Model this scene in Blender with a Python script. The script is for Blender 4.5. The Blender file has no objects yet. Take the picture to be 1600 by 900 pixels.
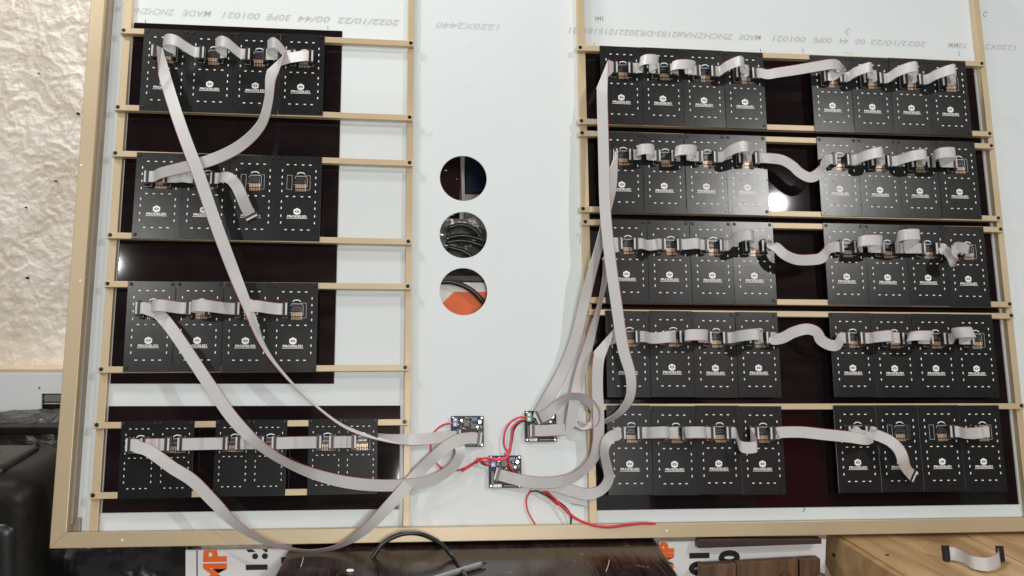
import bpy, bmesh, math, random
import numpy as np
from mathutils import Vector, Matrix, noise
random.seed(7)
S = bpy.context.scene
COL = S.collection

# ------------------------------------------------------------------ camera, world, lamps, exposure
THETA = math.radians(14.0)                       # the sign leans back against the wall
MB = Matrix(((1, 0, 0), (0, math.sin(THETA), -math.cos(THETA)), (0, math.cos(THETA), math.sin(THETA))))
ORG = Vector((0.0, -0.0041, 0.8576))             # a point on the sign; u right, v up the sign, n off its face
ca, cb, cc, FL, DIST = 0.18829019, -0.11527164, -0.01013181, 1.54371093, 1.71748352
RC = Matrix.Rotation(cb, 3, 'Y') @ Matrix.Rotation(ca, 3, 'X') @ Matrix.Rotation(cc, 3, 'Z')

def B(u, v, n=0.0):
    return ORG + MB @ Vector((u, v, n))

cam_d = bpy.data.cameras.new('camera'); cam = bpy.data.objects.new('camera', cam_d); COL.objects.link(cam)
cam_d.sensor_width = 36; cam_d.lens = FL * 36 / 1.6; cam_d.clip_start = 0.05; cam_d.clip_end = 100
cam.matrix_world = Matrix.Translation(B(0, 0, DIST)) @ (MB @ RC).to_4x4()
S.camera = cam
S.render.resolution_x, S.render.resolution_y = 1024, 576

w = bpy.data.worlds.new('World'); S.world = w; w.use_nodes = True
w.node_tree.nodes['Background'].inputs[0].default_value = (1.0, 0.985, 0.965, 1)
w.node_tree.nodes['Background'].inputs[1].default_value = 0.235

def area(name, loc, target, size, power, col=(1, .985, .96)):
    l = bpy.data.lights.new(name, 'AREA'); l.shape = 'DISK'; l.size = size; l.energy = power; l.color = col
    o = bpy.data.objects.new(name, l); COL.objects.link(o)
    o.location = loc; o.rotation_euler = (Vector(target) - Vector(loc)).to_track_quat('-Z', 'Y').to_euler()
    return o
area('ceiling_lamp_right', (1.88, -2.47, 2.85), (.5, 0, .7), .065, 27)
area('ceiling_lamp_left', (-1.55, -3.256, 2.85), (-.5, 0, .7), .07, 14)
area('fill_light_centre', (.3, -3.4, 1.65), (.25, 0, .8), .60, 41)  # added fill light to even the brightness down the sign
area('fill_light_far_wall', (1.0, -3.6, 3.2), (1.0, -5.1, 2.2), .5, 60)  # added light on the unseen far wall, so its reflections show
area('fill_light_behind_sign', (-.05, .36, 2.75), (.05, .30, .9), .15, 20)  # added light to brighten the gap behind the sign and the plaster
area('fill_light_plaster', (-1.15, -.75, 2.7), (-1.0, .55, 1.35), .30, 11)  # added fill aimed at the plaster to lift its brightness
S.view_settings.view_transform = 'Standard'; S.view_settings.look = 'None'
S.view_settings.exposure = 0.0; S.view_settings.gamma = 1

# ------------------------------------------------------------------ pixel measurements of the photograph -> points of the place
def ray(px, py):
    return MB @ (RC @ Vector(((px - 800) / 1000, -(py - 450) / 1000, -FL)))
def at(px, py, n=0.0):                           # (u, v) on the sign at height n
    d = RC @ Vector(((px - 800) / 1000, -(py - 450) / 1000, -FL)); t = (n - DIST) / d.z
    return d.x * t, d.y * t
def PY(px, py, y):
    o = B(0, 0, DIST); d = ray(px, py); return o + d * ((y - o.y) / d.y)
def PZ(px, py, z):
    o = B(0, 0, DIST); d = ray(px, py); return o + d * ((z - o.z) / d.z)

# ------------------------------------------------------------------ materials
MAT = {}
def mat(name, col, rough=.5, metal=0, spec=.5, var=0, vscale=8, bump=0, bscale=40, coat=0, stretch=None, col2=None, thr=None):
    m = bpy.data.materials.new(name); m.use_nodes = True; nt = m.node_tree; p = nt.nodes['Principled BSDF']
    p.inputs['Base Color'].default_value = (*col, 1); p.inputs['Roughness'].default_value = rough
    p.inputs['Metallic'].default_value = metal; p.inputs['Specular IOR Level'].default_value = spec
    p.inputs['Coat Weight'].default_value = coat; p.inputs['Coat Roughness'].default_value = .08
    tc = nt.nodes.new('ShaderNodeTexCoord'); mp = nt.nodes.new('ShaderNodeMapping')
    nt.links.new(tc.outputs['Object'], mp.inputs[0])
    if stretch: mp.inputs['Scale'].default_value = stretch
    if var or col2:
        nz = nt.nodes.new('ShaderNodeTexNoise'); nz.inputs['Scale'].default_value = vscale; nz.inputs['Detail'].default_value = 6
        nt.links.new(mp.outputs[0], nz.inputs['Vector'])
        r = nt.nodes.new('ShaderNodeValToRGB'); r.color_ramp.elements[0].position = .3 if not thr else thr[0]
        r.color_ramp.elements[1].position = .7 if not thr else thr[1]
        c2 = col2 or tuple(min(1, c * (1 + var)) for c in col); c1 = col if col2 else tuple(c * (1 - var) for c in col)
        r.color_ramp.elements[0].color = (*c1, 1); r.color_ramp.elements[1].color = (*c2, 1)
        nt.links.new(nz.outputs['Fac'], r.inputs[0]); nt.links.new(r.outputs[0], p.inputs['Base Color'])
        if not col2:
            rr = nt.nodes.new('ShaderNodeMapRange'); rr.inputs[3].default_value = rough * .85; rr.inputs[4].default_value = min(1, rough * 1.15)
            nt.links.new(nz.outputs['Fac'], rr.inputs[0]); nt.links.new(rr.outputs[0], p.inputs['Roughness'])
    if bump:
        n2 = nt.nodes.new('ShaderNodeTexNoise'); n2.inputs['Scale'].default_value = bscale; n2.inputs['Detail'].default_value = 8
        nt.links.new(mp.outputs[0], n2.inputs['Vector'])
        b = nt.nodes.new('ShaderNodeBump'); b.inputs['Strength'].default_value = bump; b.inputs['Distance'].default_value = .01
        nt.links.new(n2.outputs['Fac'], b.inputs['Height']); nt.links.new(b.outputs[0], p.inputs['Normal'])
    MAT[name] = m; return m

mat('pcb', (.0125, .0138, .0142), .25, spec=.42, var=.08, vscale=18, bump=.007, bscale=60)
mat('pcb_dark', (.008, .009, .009), .34, spec=.14, var=.10, vscale=18)
mat('silk', (.88, .88, .88), .5)
mat('pad', (.90, .89, .86), .4)
mat('chip', (.012, .012, .013), .35)
mat('gold', (.66, .46, .31), .3, metal=.25)
mat('chip_leg', (.45, .44, .42), .3, metal=.8)
mat('plug', (.014, .014, .015), .35)
mat('hole', (.004, .004, .004), .7)
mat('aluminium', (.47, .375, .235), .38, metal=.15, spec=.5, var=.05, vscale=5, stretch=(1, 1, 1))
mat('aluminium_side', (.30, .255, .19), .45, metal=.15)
mat('rail', (.54, .43, .27), .40, metal=.12, var=.05, vscale=6)
mat('sheet', (.70, .752, .758), .48, spec=.28, var=.02, vscale=3, bump=.004, bscale=7)
mat('print_grey', (.50, .51, .52), .4); mat('print_faint', (.58, .60, .60), .4)
mat('marker', (.02, .02, .03), .5)
mat('screw', (.018, .018, .018), .38, metal=.5)
mat('steel', (.55, .55, .54), .3, metal=.9)
mat('acrylic', (.0095, .0058, .0068), .035, spec=.5)
mat('edge', (.30, .29, .28), .2)  # pale grey puts the acrylic edge's reflected light into the colour
mat('red_wire', (.66, .035, .055), .38)
mat('black_wire', (.012, .012, .012), .35)
mat('black_cable', (.009, .009, .0095), .34, bump=.05, bscale=60)
mat('blue', (.012, .10, .36), .35)
mat('green', (.03, .30, .12), .35)
mat('cap', (.62, .63, .62), .3, metal=.5)
mat('label', (.78, .78, .74), .5)
mat('orange', (.80, .135, .015), .5)
mat('poster', (.74, .74, .74), .45, var=.03, vscale=3)
mat('ink', (.012, .011, .011), .5)
mat('white_panel', (.78, .80, .82), .4, var=.03, vscale=4)
mat('plaster', (.66, .58, .48), .95, spec=.1, bump=.5, bscale=70, vscale=9, col2=(.93, .88, .80))
mat('ledge', (.60, .49, .36), .7, var=.1, vscale=14, bump=.1)
mat('bag', (.010, .010, .011), .22, bump=.35, bscale=10, spec=.6)
mat('wrap', (.035, .032, .030), .28, bump=.7, bscale=14, spec=.6, stretch=(1, 1, 4))
mat('case', (.010, .0095, .009), .42, spec=.2, var=.45, vscale=14, bump=.10, bscale=90)
mat('case_gloss', (.006, .006, .006), .36, var=.2, vscale=8)
mat('brown_board', (.040, .022, .016), .5, var=.25, vscale=9, stretch=(1, 1, 6))
mat('dark_blue', (.005, .010, .030), .5, spec=.15)
mat('maroon', (.022, .006, .005), .6, spec=.1, var=.3, vscale=4)
mat('trim', (.42, .38, .34), .5)
mat('clear_bag', (.09, .088, .086), .25, bump=.8, bscale=16)
mat('concrete', (.34, .33, .31), .8, var=.1, vscale=4)

def wood(name, c1, c2, rough, scale, axis, spec=.5, dist=3.0, bump=.1, scratch=False):
    m = bpy.data.materials.new(name); m.use_nodes = True; nt = m.node_tree; p = nt.nodes['Principled BSDF']
    tc = nt.nodes.new('ShaderNodeTexCoord'); mp = nt.nodes.new('ShaderNodeMapping'); mp.inputs['Scale'].default_value = axis
    nt.links.new(tc.outputs['Object'], mp.inputs[0])
    nz = nt.nodes.new('ShaderNodeTexNoise'); nz.inputs['Scale'].default_value = scale; nz.inputs['Detail'].default_value = 9; nz.inputs['Distortion'].default_value = dist
    nt.links.new(mp.outputs[0], nz.inputs['Vector'])
    r = nt.nodes.new('ShaderNodeValToRGB'); r.color_ramp.elements[0].position = .34; r.color_ramp.elements[1].position = .68
    r.color_ramp.elements[0].color = (*c1, 1); r.color_ramp.elements[1].color = (*c2, 1)
    nt.links.new(nz.outputs['Fac'], r.inputs[0])
    out = r.outputs[0]
    if scratch:
        n3 = nt.nodes.new('ShaderNodeTexNoise'); n3.inputs['Scale'].default_value = 16; n3.inputs['Detail'].default_value = 12; n3.inputs['Roughness'].default_value = .72
        nt.links.new(tc.outputs['Object'], n3.inputs['Vector'])
        r3 = nt.nodes.new('ShaderNodeValToRGB'); r3.color_ramp.elements[0].position = .60; r3.color_ramp.elements[1].position = .74
        r3.color_ramp.elements[0].color = (0, 0, 0, 1); r3.color_ramp.elements[1].color = (1, 1, 1, 1)
        nt.links.new(n3.outputs['Fac'], r3.inputs[0])
        mx = nt.nodes.new('ShaderNodeMix'); mx.data_type = 'RGBA'
        nt.links.new(r3.outputs[0], mx.inputs[0]); nt.links.new(out, mx.inputs[6]); mx.inputs[7].default_value = (.20, .15, .12, 1)
        out = mx.outputs[2]
    nt.links.new(out, p.inputs['Base Color'])
    p.inputs['Roughness'].default_value = rough; p.inputs['Specular IOR Level'].default_value = spec
    b = nt.nodes.new('ShaderNodeBump'); b.inputs['Strength'].default_value = bump; b.inputs['Distance'].default_value = .004
    nt.links.new(nz.outputs['Fac'], b.inputs['Height']); nt.links.new(b.outputs[0], p.inputs['Normal'])
    MAT[name] = m
wood('table_wood', (.006, .0035, .0035), (.034, .018, .016), .17, 6, (16, 1.2, 3), spec=.45, dist=1.2, bump=.25, scratch=True)
wood('pine', (.34, .20, .09), (.60, .40, .21), .45, 2.2, (1.2, 7, 5), dist=1.4)
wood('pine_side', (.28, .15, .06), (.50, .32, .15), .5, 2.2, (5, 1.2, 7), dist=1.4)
wood('brown_wood', (.055, .028, .014), (.15, .080, .040), .5, 4, (12, 12, 1.0), dist=1.2)

def ribbon_mat():
    m = bpy.data.materials.new('ribbon'); m.use_nodes = True; nt = m.node_tree; p = nt.nodes['Principled BSDF']
    uv = nt.nodes.new('ShaderNodeUVMap'); uv.uv_map = 'UVMap'; sp = nt.nodes.new('ShaderNodeSeparateXYZ'); nt.links.new(uv.outputs[0], sp.inputs[0])
    r = nt.nodes.new('ShaderNodeValToRGB'); r.color_ramp.interpolation = 'CONSTANT'
    r.color_ramp.elements[0].position = 0; r.color_ramp.elements[0].color = (.42, .17, .18, 1)
    r.color_ramp.elements[1].position = .045; r.color_ramp.elements[1].color = (.57, .568, .558, 1)
    nt.links.new(sp.outputs[0], r.inputs[0]); nt.links.new(r.outputs[0], p.inputs['Base Color'])
    mu = nt.nodes.new('ShaderNodeMath'); mu.operation = 'MULTIPLY'; mu.inputs[1].default_value = 16 * 2 * math.pi; nt.links.new(sp.outputs[0], mu.inputs[0])
    si = nt.nodes.new('ShaderNodeMath'); si.operation = 'COSINE'; nt.links.new(mu.outputs[0], si.inputs[0])
    b = nt.nodes.new('ShaderNodeBump'); b.inputs['Strength'].default_value = .35; b.inputs['Distance'].default_value = .0006; b.invert = True
    nt.links.new(si.outputs[0], b.inputs['Height']); nt.links.new(b.outputs[0], p.inputs['Normal'])
    p.inputs['Roughness'].default_value = .38
    MAT['ribbon'] = m
ribbon_mat()

mat('ribbon_end', (.60, .60, .59), .4)
# ------------------------------------------------------------------ helpers
def mesh_obj(name, me, parent=None, mw=None):
    o = bpy.data.objects.new(name, me); COL.objects.link(o)
    if parent is not None: o.parent = parent
    if mw is not None: o.matrix_world = mw
    return o
def setp(o, label=None, cat=None, group=None, kind=None):
    if label: o['label'] = label
    if cat: o['category'] = cat
    if group: o['group'] = group
    if kind: o['kind'] = kind
    return o
def empty(name, label, cat, mw, group=None):
    o = bpy.data.objects.new(name, None); COL.objects.link(o); o.matrix_world = mw; o.empty_display_size = .02
    return setp(o, label, cat, group)
class MBld:
    def __init__(s): s.v = []; s.f = []
    def box(s, x0, x1, y0, y1, z0, z1):
        b = len(s.v)
        s.v += [(x, y, z) for z in (z0, z1) for y in (y0, y1) for x in (x0, x1)]
        s.f += [tuple(b + i for i in q) for q in ((0, 2, 3, 1), (4, 5, 7, 6), (0, 1, 5, 4), (2, 6, 7, 3), (0, 4, 6, 2), (1, 3, 7, 5))]
        return s
    def cyl(s, x, y, z0, z1, r, k=12, r2=None):
        b = len(s.v); r2 = r if r2 is None else r2
        for z, rr in ((z0, r), (z1, r2)):
            s.v += [(x + rr * math.cos(2 * math.pi * i / k), y + rr * math.sin(2 * math.pi * i / k), z) for i in range(k)]
        s.f += [(b + i, b + (i + 1) % k, b + k + (i + 1) % k, b + k + i) for i in range(k)]
        s.f += [tuple(b + k + i for i in range(k)), tuple(b + i for i in reversed(range(k)))]
        return s
    def poly(s, pts, z0, z1):                       # prism; pts anticlockwise
        b = len(s.v); k = len(pts)
        s.v += [(x, y, z0) for x, y in pts] + [(x, y, z1) for x, y in pts]
        s.f += [(b + i, b + (i + 1) % k, b + k + (i + 1) % k, b + k + i) for i in range(k)]
        s.f += [tuple(b + k + i for i in range(k)), tuple(b + i for i in reversed(range(k)))]
        return s
    def mesh(s, name, m, bevel=0, smooth=False):
        me = bpy.data.meshes.new(name); me.from_pydata(s.v, [], s.f); me.materials.append(MAT[m])
        if bevel:
            bm = bmesh.new(); bm.from_mesh(me)
            bmesh.ops.bevel(bm, geom=[e for e in bm.edges if e.calc_face_angle(0) > .5], offset=bevel, segments=2, profile=.6, affect='EDGES')
            bm.to_mesh(me); bm.free()
        if smooth:
            for p in me.polygons: p.use_smooth = True
        me.update(); return me
def text_mesh(txt, size, m, bold=0, shear=0, sx=1, spacing=1, ext=.0002, align='CENTER'):
    c = bpy.data.curves.new('t', 'FONT'); c.body = txt; c.size = size; c.offset = bold; c.shear = shear
    c.align_x = align; c.align_y = 'CENTER'; c.space_character = spacing; c.extrude = ext; c.resolution_u = 3
    o = bpy.data.objects.new('t', c); COL.objects.link(o)
    bpy.context.view_layer.update()
    me = bpy.data.meshes.new_from_object(o.evaluated_get(bpy.context.evaluated_depsgraph_get()))
    bpy.data.objects.remove(o)
    me.transform(Matrix.Diagonal((sx, 1, 1, 1)))
    me.materials.clear(); me.materials.append(MAT[m]); return me
def merge(name, meshes, m):
    bm = bmesh.new()
    for me, M4 in meshes:
        t = me.copy(); t.transform(M4); bm.from_mesh(t); bpy.data.meshes.remove(t)
    me = bpy.data.meshes.new(name); bm.to_mesh(me); bm.free(); me.materials.append(MAT[m]); return me
def BM(u, v, n=0, rot=0):
    return Matrix.Translation(B(u, v, n)) @ MB.to_4x4() @ Matrix.Rotation(rot, 4, 'Z')
T4 = Matrix.Translation
def tube(name, pts, r, m, parent=None, k=8, sub=8, mw=None):
    P = crom([Vector(p) for p in pts], sub); vs = []; fs = []
    prev = None
    for i, p in enumerate(P):
        t = (P[min(i + 1, len(P) - 1)] - P[max(i - 1, 0)]).normalized()
        if prev is None: prev = t.orthogonal().normalized()
        a = (prev - t * prev.dot(t)).normalized(); b = t.cross(a); prev = a
        vs += [tuple(p + a * (r * math.cos(2 * math.pi * j / k)) + b * (r * math.sin(2 * math.pi * j / k))) for j in range(k)]
    for i in range(len(P) - 1):
        fs += [(i * k + j, i * k + (j + 1) % k, (i + 1) * k + (j + 1) % k, (i + 1) * k + j) for j in range(k)]
    fs += [tuple(reversed(range(k))), tuple((len(P) - 1) * k + j for j in range(k))]
    me = bpy.data.meshes.new(name); me.from_pydata(vs, [], fs); me.materials.append(MAT[m])
    for q in me.polygons: q.use_smooth = True
    return mesh_obj(name, me, parent, mw)
def crom(P, sub):
    if len(P) < 3: return [P[0].lerp(P[-1], i / sub) for i in range(sub + 1)]
    Q = [P[0] * 2 - P[1]] + P + [P[-1] * 2 - P[-2]]; out = []
    for i in range(1, len(Q) - 2):
        a, b, c, d = Q[i - 1], Q[i], Q[i + 1], Q[i + 2]
        l1 = max((b - a).length, 1e-6) ** .5; l2 = max((c - b).length, 1e-6) ** .5; l3 = max((d - c).length, 1e-6) ** .5
        m1 = ((b - a) / l1 - (c - a) / (l1 + l2) + (c - b) / l2) * l2
        m2 = ((c - b) / l2 - (d - b) / (l2 + l3) + (d - c) / l3) * l2
        for k in range(sub):
            t = k / sub
            out.append(b * (2 * t**3 - 3 * t**2 + 1) + m1 * (t**3 - 2 * t**2 + t) + c * (-2 * t**3 + 3 * t**2) + m2 * (t**3 - t**2))
    out.append(Q[-2].copy()); return out

# ================================================================== the setting
def grid_wall(name, x0, x1, z0, z1, y, nx, nz, amp, m):
    vs = []; fs = []
    for j in range(nz + 1):
        for i in range(nx + 1):
            x = x0 + (x1 - x0) * i / nx; z = z0 + (z1 - z0) * j / nz
            q = Vector((x * 21, 3.1, z * 21)); wv = noise.noise_vector(q * .7) * 1.3 + noise.noise_vector(q * 2.3) * .4
            d = .5 * noise.fractal(q * .5, 1.0, 2.2, 3) + .55 * noise.fractal(q * 2 + wv, .7, 2.1, 5) \
                - .7 * max(0, 1 - abs(noise.noise(q * 1.1 + wv)) * 7) * max(0, noise.noise(q * .6) + .25) \
                + .5 * max(0, 1 - abs(noise.noise(q * 2.3 + wv * 1.4 + Vector((9, 0, 0)))) * 8) * max(0, noise.noise(q * .5 + Vector((4, 0, 0))) + .2)
            vs.append((x, y - d * amp, z))
    for j in range(nz):
        for i in range(nx):
            a = j * (nx + 1) + i; fs.append((a, a + 1, a + nx + 2, a + nx + 1))
    me = bpy.data.meshes.new(name); me.from_pydata(vs, [], fs); me.materials.append(MAT[m])
    for p in me.polygons: p.use_smooth = True
    return mesh_obj(name, me)
WY = .55
zl = PY(40, 570, WY).z
ww = grid_wall('plaster_wall', -1.55, -.45, zl, 2.6, WY, 400, 540, .0044, 'plaster'); ww['kind'] = 'structure'
for a, b, rr in ((123, 178, .0026), (42, 324, .0016), (88, 283, .0016), (44, 434, .0026), (62, 115, .0012)):
    h = mesh_obj('nail_hole', MBld().cyl(0, 0, -.004, .009, rr, 10).mesh('h', 'hole'), ww); h.matrix_local = T4(PY(a, b, WY)) @ Matrix.Rotation(math.pi / 2, 4, 'X')
o = mesh_obj('wall_behind_sign', MBld().box(-.45, 3.2, WY, WY + .1, .2, 2.6).mesh('w', 'plaster')); o['kind'] = 'structure'
o = mesh_obj('lower_wall', MBld().box(-1.7, -.45, WY + .03, WY + .1, 0, zl).mesh('w', 'wrap')); o['kind'] = 'structure'
o = mesh_obj('floor', MBld().box(-3, 3.5, -3.5, WY, -.05, 0).mesh('f', 'concrete')); o['kind'] = 'structure'
wood('panelling', (.03, .016, .014), (.50, .34, .28), .5, 1.1, (.5, 1, 3.2), dist=2.2, bump=.05)
o = mesh_obj('unseen_room_wall', MBld().box(-5, 6.5, -5.2, -5.1, 0, 7).mesh('w', 'panelling')); o['kind'] = 'structure'  # unseen wall, added and made tall to fill the acrylic's reflections
mat('far_red', (.38, .02, .02), .5); mat('far_grey', (.40, .42, .45), .5); mat('far_black', (.01, .01, .01), .5)
for x0, x1, z0, z1, m in ((2.55, 3.05, 0, 2.6, 'far_red'), (3.15, 3.9, 0, 3.0, 'far_black'), (1.2, 1.75, 0, 3.3, 'far_grey'), (1.8, 2.2, 0, 2.7, 'far_black'), (-2.6, -2.2, 0, 3.4, 'far_grey'), (-1.4, -.6, 0, 2.9, 'far_black'), (.1, .4, 0, 3.8, 'far_grey'), (4.1, 4.4, 0, 3.6, 'far_grey')):
    o = mesh_obj('added_reflection_panel', MBld().box(x0, x1, -5.1, -5.02, z0, z1).mesh('w', m)); o['kind'] = 'structure'  # unseen slabs, added to give the acrylic coloured shapes to reflect
t = empty('wall_ledge', 'cream painted wooden ledge between the rough plaster and the white panel', 'ledge', T4((-1.2, WY, zl)))
mesh_obj('ledge_board', MBld().box(-.5, .6, -.06, .05, -.015, .0).mesh('l', 'ledge', .002), t)
mesh_obj('batten', MBld().box(-.5, .6, -.045, .05, -.034, -.0155).mesh('l', 'plaster', .002), t)
# white panel with a notch
pz = lambda y: PY(40, y, .47).z
px_ = lambda x: PY(x, 620, .47).x
t = empty('white_board', 'plain white board below the ledge with a notch cut in its corner', 'board', T4((px_(40), .47, pz(664))))
ax, az = px_(40), pz(664)
mb = MBld()
def yprism(pts, y0, y1):
    b = len(mb.v); k = len(pts)
    mb.v += [(x, y0, z) for x, z in pts] + [(x, y1, z) for x, z in pts]
    mb.f += [tuple(b + i for i in range(k)), tuple(b + k + i for i in reversed(range(k)))]
    mb.f += [(b + i, b + k + i, b + k + (i + 1) % k, b + (i + 1) % k) for i in range(k)]
yprism([(-.3, 0), (px_(64) - ax, 0), (px_(65) - ax, pz(615) - az), (px_(130) - ax, pz(615) - az), (px_(130) - ax, pz(583) - az), (-.3, pz(583) - az)], 0, .006)
mesh_obj('panel', mb.mesh('p', 'white_panel'), t)
mesh_obj('screw', MBld().cyl(0, 0, 0, .002, .0018, 8).mesh('p', 'screw'), t).matrix_local = T4((px_(62) - ax, -.001, pz(606) - az)) @ Matrix.Rotation(math.pi / 2, 4, 'X')
mesh_obj('metal_profile', MBld().box(px_(65) - ax, px_(130) - ax, .012, .03, pz(629) - az, pz(619) - az).box(px_(65) - ax, px_(130) - ax, .008, .02, pz(633) - az, pz(631) - az).mesh('p', 'steel', .001), t)
# stretch-wrapped bundle behind the black case
def blob(name, x0, x1, y0, y1, z0, z1, m, amp, sc, nx=60, nz=26, seed=0):
    """front + top skin of a wrapped bundle with creases, closed at the back"""
    vs = []; fs = []
    prof = [(y1, z0), (y0 + .02, z0), (y0, z0 + .02), (y0 - .01, (z0 + z1) / 2), (y0, z1 - .02), (y0 + .03, z1), (y1, z1)]
    P = crom([Vector((0, a, b)) for a, b in prof], nz // 6 + 1)
    for i in range(nx + 1):
        x = x0 + (x1 - x0) * i / nx
        for p in P:
            q = Vector((x * sc, p.y * sc * .8, p.z * sc * 2.2)) + Vector((seed, 0, 0))
            d = amp * (noise.fractal(q, .8, 2.1, 5) - 1.2 * max(0, .3 - abs(noise.noise(q * 1.4))))
            vs.append((x, p.y - d, p.z + d * .8))
    k = len(P)
    for i in range(nx):
        for j in range(k - 1): fs.append((i * k + j, (i + 1) * k + j, (i + 1) * k + j + 1, i * k + j + 1))
    fs += [tuple(range(k)), tuple(nx * k + j for j in reversed(range(k)))]
    me = bpy.data.meshes.new(name); me.from_pydata(vs, [], fs); me.materials.append(MAT[m])
    for p in me.polygons: p.use_smooth = True
    me.update(); return mesh_obj(name, me)
p0 = PY(-20, 735, .33); p1 = PY(120, 655, .33)
o = blob('wrapped_bundle', p0.x, p1.x + .1, .33, .44, p0.z - .1, p1.z, 'wrap', .012, 14, 90, 40)
setp(o, 'bundle wrapped in crinkled black stretch film below the white board', 'bundle')
ob = mesh_obj('batten', MBld().box(p0.x, p1.x + .1, .30, .345, PY(40, 679, .30).z, PY(40, 667, .30).z).mesh('b', 'case', .003)); setp(ob, 'dusty grey batten lying across the film wrapped bundle', 'batten')
# black hard case at lower left
def rounded_box(x0, x1, y0, y1, z0, z1, r, m, seg=6, name='case'):
    bm = bmesh.new(); bmesh.ops.create_cube(bm, size=1)
    bmesh.ops.scale(bm, vec=(x1 - x0, y1 - y0, z1 - z0), verts=bm.verts); bmesh.ops.translate(bm, vec=((x0 + x1) / 2, (y0 + y1) / 2, (z0 + z1) / 2), verts=bm.verts)
    bmesh.ops.bevel(bm, geom=bm.edges[:], offset=r, segments=seg, profile=.5, affect='EDGES')
    me = bpy.data.meshes.new(name); bm.to_mesh(me); bm.free(); me.materials.append(MAT[m])
    for p in me.polygons: p.use_smooth = True
    return me
c1 = PY(83, 728, .05); zc = c1.z
t = empty('hard_case', 'dusty black plastic hard case standing at the bottom left corner', 'case', T4((c1.x - .2, .12, 0)))
mesh_obj('body', rounded_box(-.25, .195, -.12, .14, .0, zc - .004, .048, 'case'), t)
mesh_obj('front_panel', rounded_box(-.24, .165, -.128, -.05, .05, zc - .075, .028, 'case_gloss'), t)
mesh_obj('lid_panel', rounded_box(-.25, .13, -.09, .08, zc - .03, zc + .006, .012, 'case_gloss'), t)
mesh_obj('latch', rounded_box(.00, .09, -.07, .0, zc + .0065, zc + .012, .0025, 'case'), t)
mesh_obj('stud', MBld().cyl(0, 0, 0, .004, .005, 14).mesh('s', 'case', .001), t).matrix_local = T4((.105, -.128, zc - .115)) @ Matrix.Rotation(math.pi / 2, 4, 'X')
# black plastic sack between the case and the poster
q0 = PY(70, 905, .10); q1 = PY(292, 838, .10)
o = blob('plastic_sack', q0.x, q1.x - .004, .13, .25, q0.z - .1, q1.z + .015, 'bag', .006, 6, 110, 48, 5)
setp(o, 'creased black plastic sack lying between the case and the poster', 'sack')

# posters (rotated lettering) leaning below the table edge, behind it
def poster(name, label, x0, x1, ztop, zbot, y, cell):
    t = empty(name, label, 'poster', T4((x0, y, zbot)))
    mesh_obj('board', MBld().box(0, x1 - x0, 0, .004, 0, ztop - zbot).mesh('p', 'poster'), t)
    for nm, me, px, py, rot, ht in cell:
        q = PY(px, py, y)
        me.transform(T4((q.x - x0, -.0004, q.z - zbot)) @ Matrix.Rotation(math.pi / 2, 4, 'X') @ Matrix.Rotation(rot, 4, 'Z'))
        bm = bmesh.new(); bm.from_mesh(me)                       # the print ends where the banner ends
        for co, no in (((0, 0, ztop - zbot - .0006), (0, 0, 1)), ((x1 - x0 - .0006, 0, 0), (1, 0, 0)), ((.0006, 0, 0), (-1, 0, 0)), ((0, 0, .001), (0, 0, -1))):
            bmesh.ops.bisect_plane(bm, geom=bm.verts[:] + bm.edges[:] + bm.faces[:], plane_co=co, plane_no=no, clear_outer=True)
        bm.to_mesh(me); bm.free(); o = mesh_obj(nm, me, t)
    return t
yp = -.022
s_px = (PY(400, 880, yp) - PY(300, 880, yp)).length / 100
poster('banner', 'white banner with orange letters and black numerals left of the dark table', PY(290, 880, yp).x, PY(452, 860, yp).x, .7445, PY(300, 990, yp).z, yp,
       [('orange_letters', text_mesh('MP', 48 * s_px, 'orange', .006 * 0 + .0022, align='RIGHT'), 338, 855.5, math.pi / 2, 0),
        ('black_numerals', text_mesh('1:2', 44 * s_px, 'ink', .0022, spacing=1.1), 403, 869, math.pi / 2, 0),
        ('black_mark', MBld().box(-.004, .006, -.008, .008, -.0001, .0004).mesh('r', 'ink'), 447, 876, math.pi / 2, 0),
        ('rule_line', MBld().box(-.05, .05, -.0009, .0009, -.0001, .0004).mesh('r', 'ink'), 308, 870, math.pi / 2, 0)])
yq = -.022
t = poster('banner', 'white banner with black zeros and orange letters right of the dark table', PY(1030, 850, yq).x, PY(1290, 860, yq).x, .7445, PY(1100, 990, yq).z, yq,
       [('orange_letters', text_mesh('MP', 34 * s_px, 'orange', .0022), 1042, 868, math.pi / 2, 0),
        ('black_numerals', text_mesh('01', 44 * s_px, 'ink', .0026), 1094, 878, math.pi / 2, 0),
        ('black_numerals', text_mesh('0', 46 * s_px, 'ink', .0028), 1141, 871, math.pi / 2, 0)])
# brown boards in front of the right banner
def quad_board(name, label, cat, pts, y, th, m, group=None):
    P = [PY(a, b, y) for a, b in pts]; c = P[0]
    t = empty(name, label, cat, T4(c), group); global mb; mb = MBld()
    yprism([(p.x - c.x, p.z - c.z) for p in P], 0, th)
    mesh_obj('plank', mb.mesh('b', m, .0015), t); return t
quad_board('brown_plank', 'dark brown plank running under the frame above the right banner', 'plank', [(1091, 857), (1284, 850), (1284, 842), (1091, 843)], -.045, .018, 'brown_board')
tb = empty('wooden_box', 'old brown wooden box between the right banner and the pine crate', 'box', T4(PY(1095, 900, -.06)))
c = PY(1095, 900, -.06)
for k, (xa, xb) in enumerate(((1095, 1151), (1152, 1249), (1250, 1283))):
    mb = MBld(); f = lambda x: 884 - (x - 1095) * .058
    P = [PY(a, b, -.06) for a, b in ((xa, 990), (xb - 1, 990), (xb - 1, f(xb)), (xa, f(xa)))]
    yprism([(p.x - c.x, p.z - c.z) for p in P], .003 * (k % 2), .02)
    mesh_obj('plank', mb.mesh('b', 'brown_wood', .001), tb)
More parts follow.
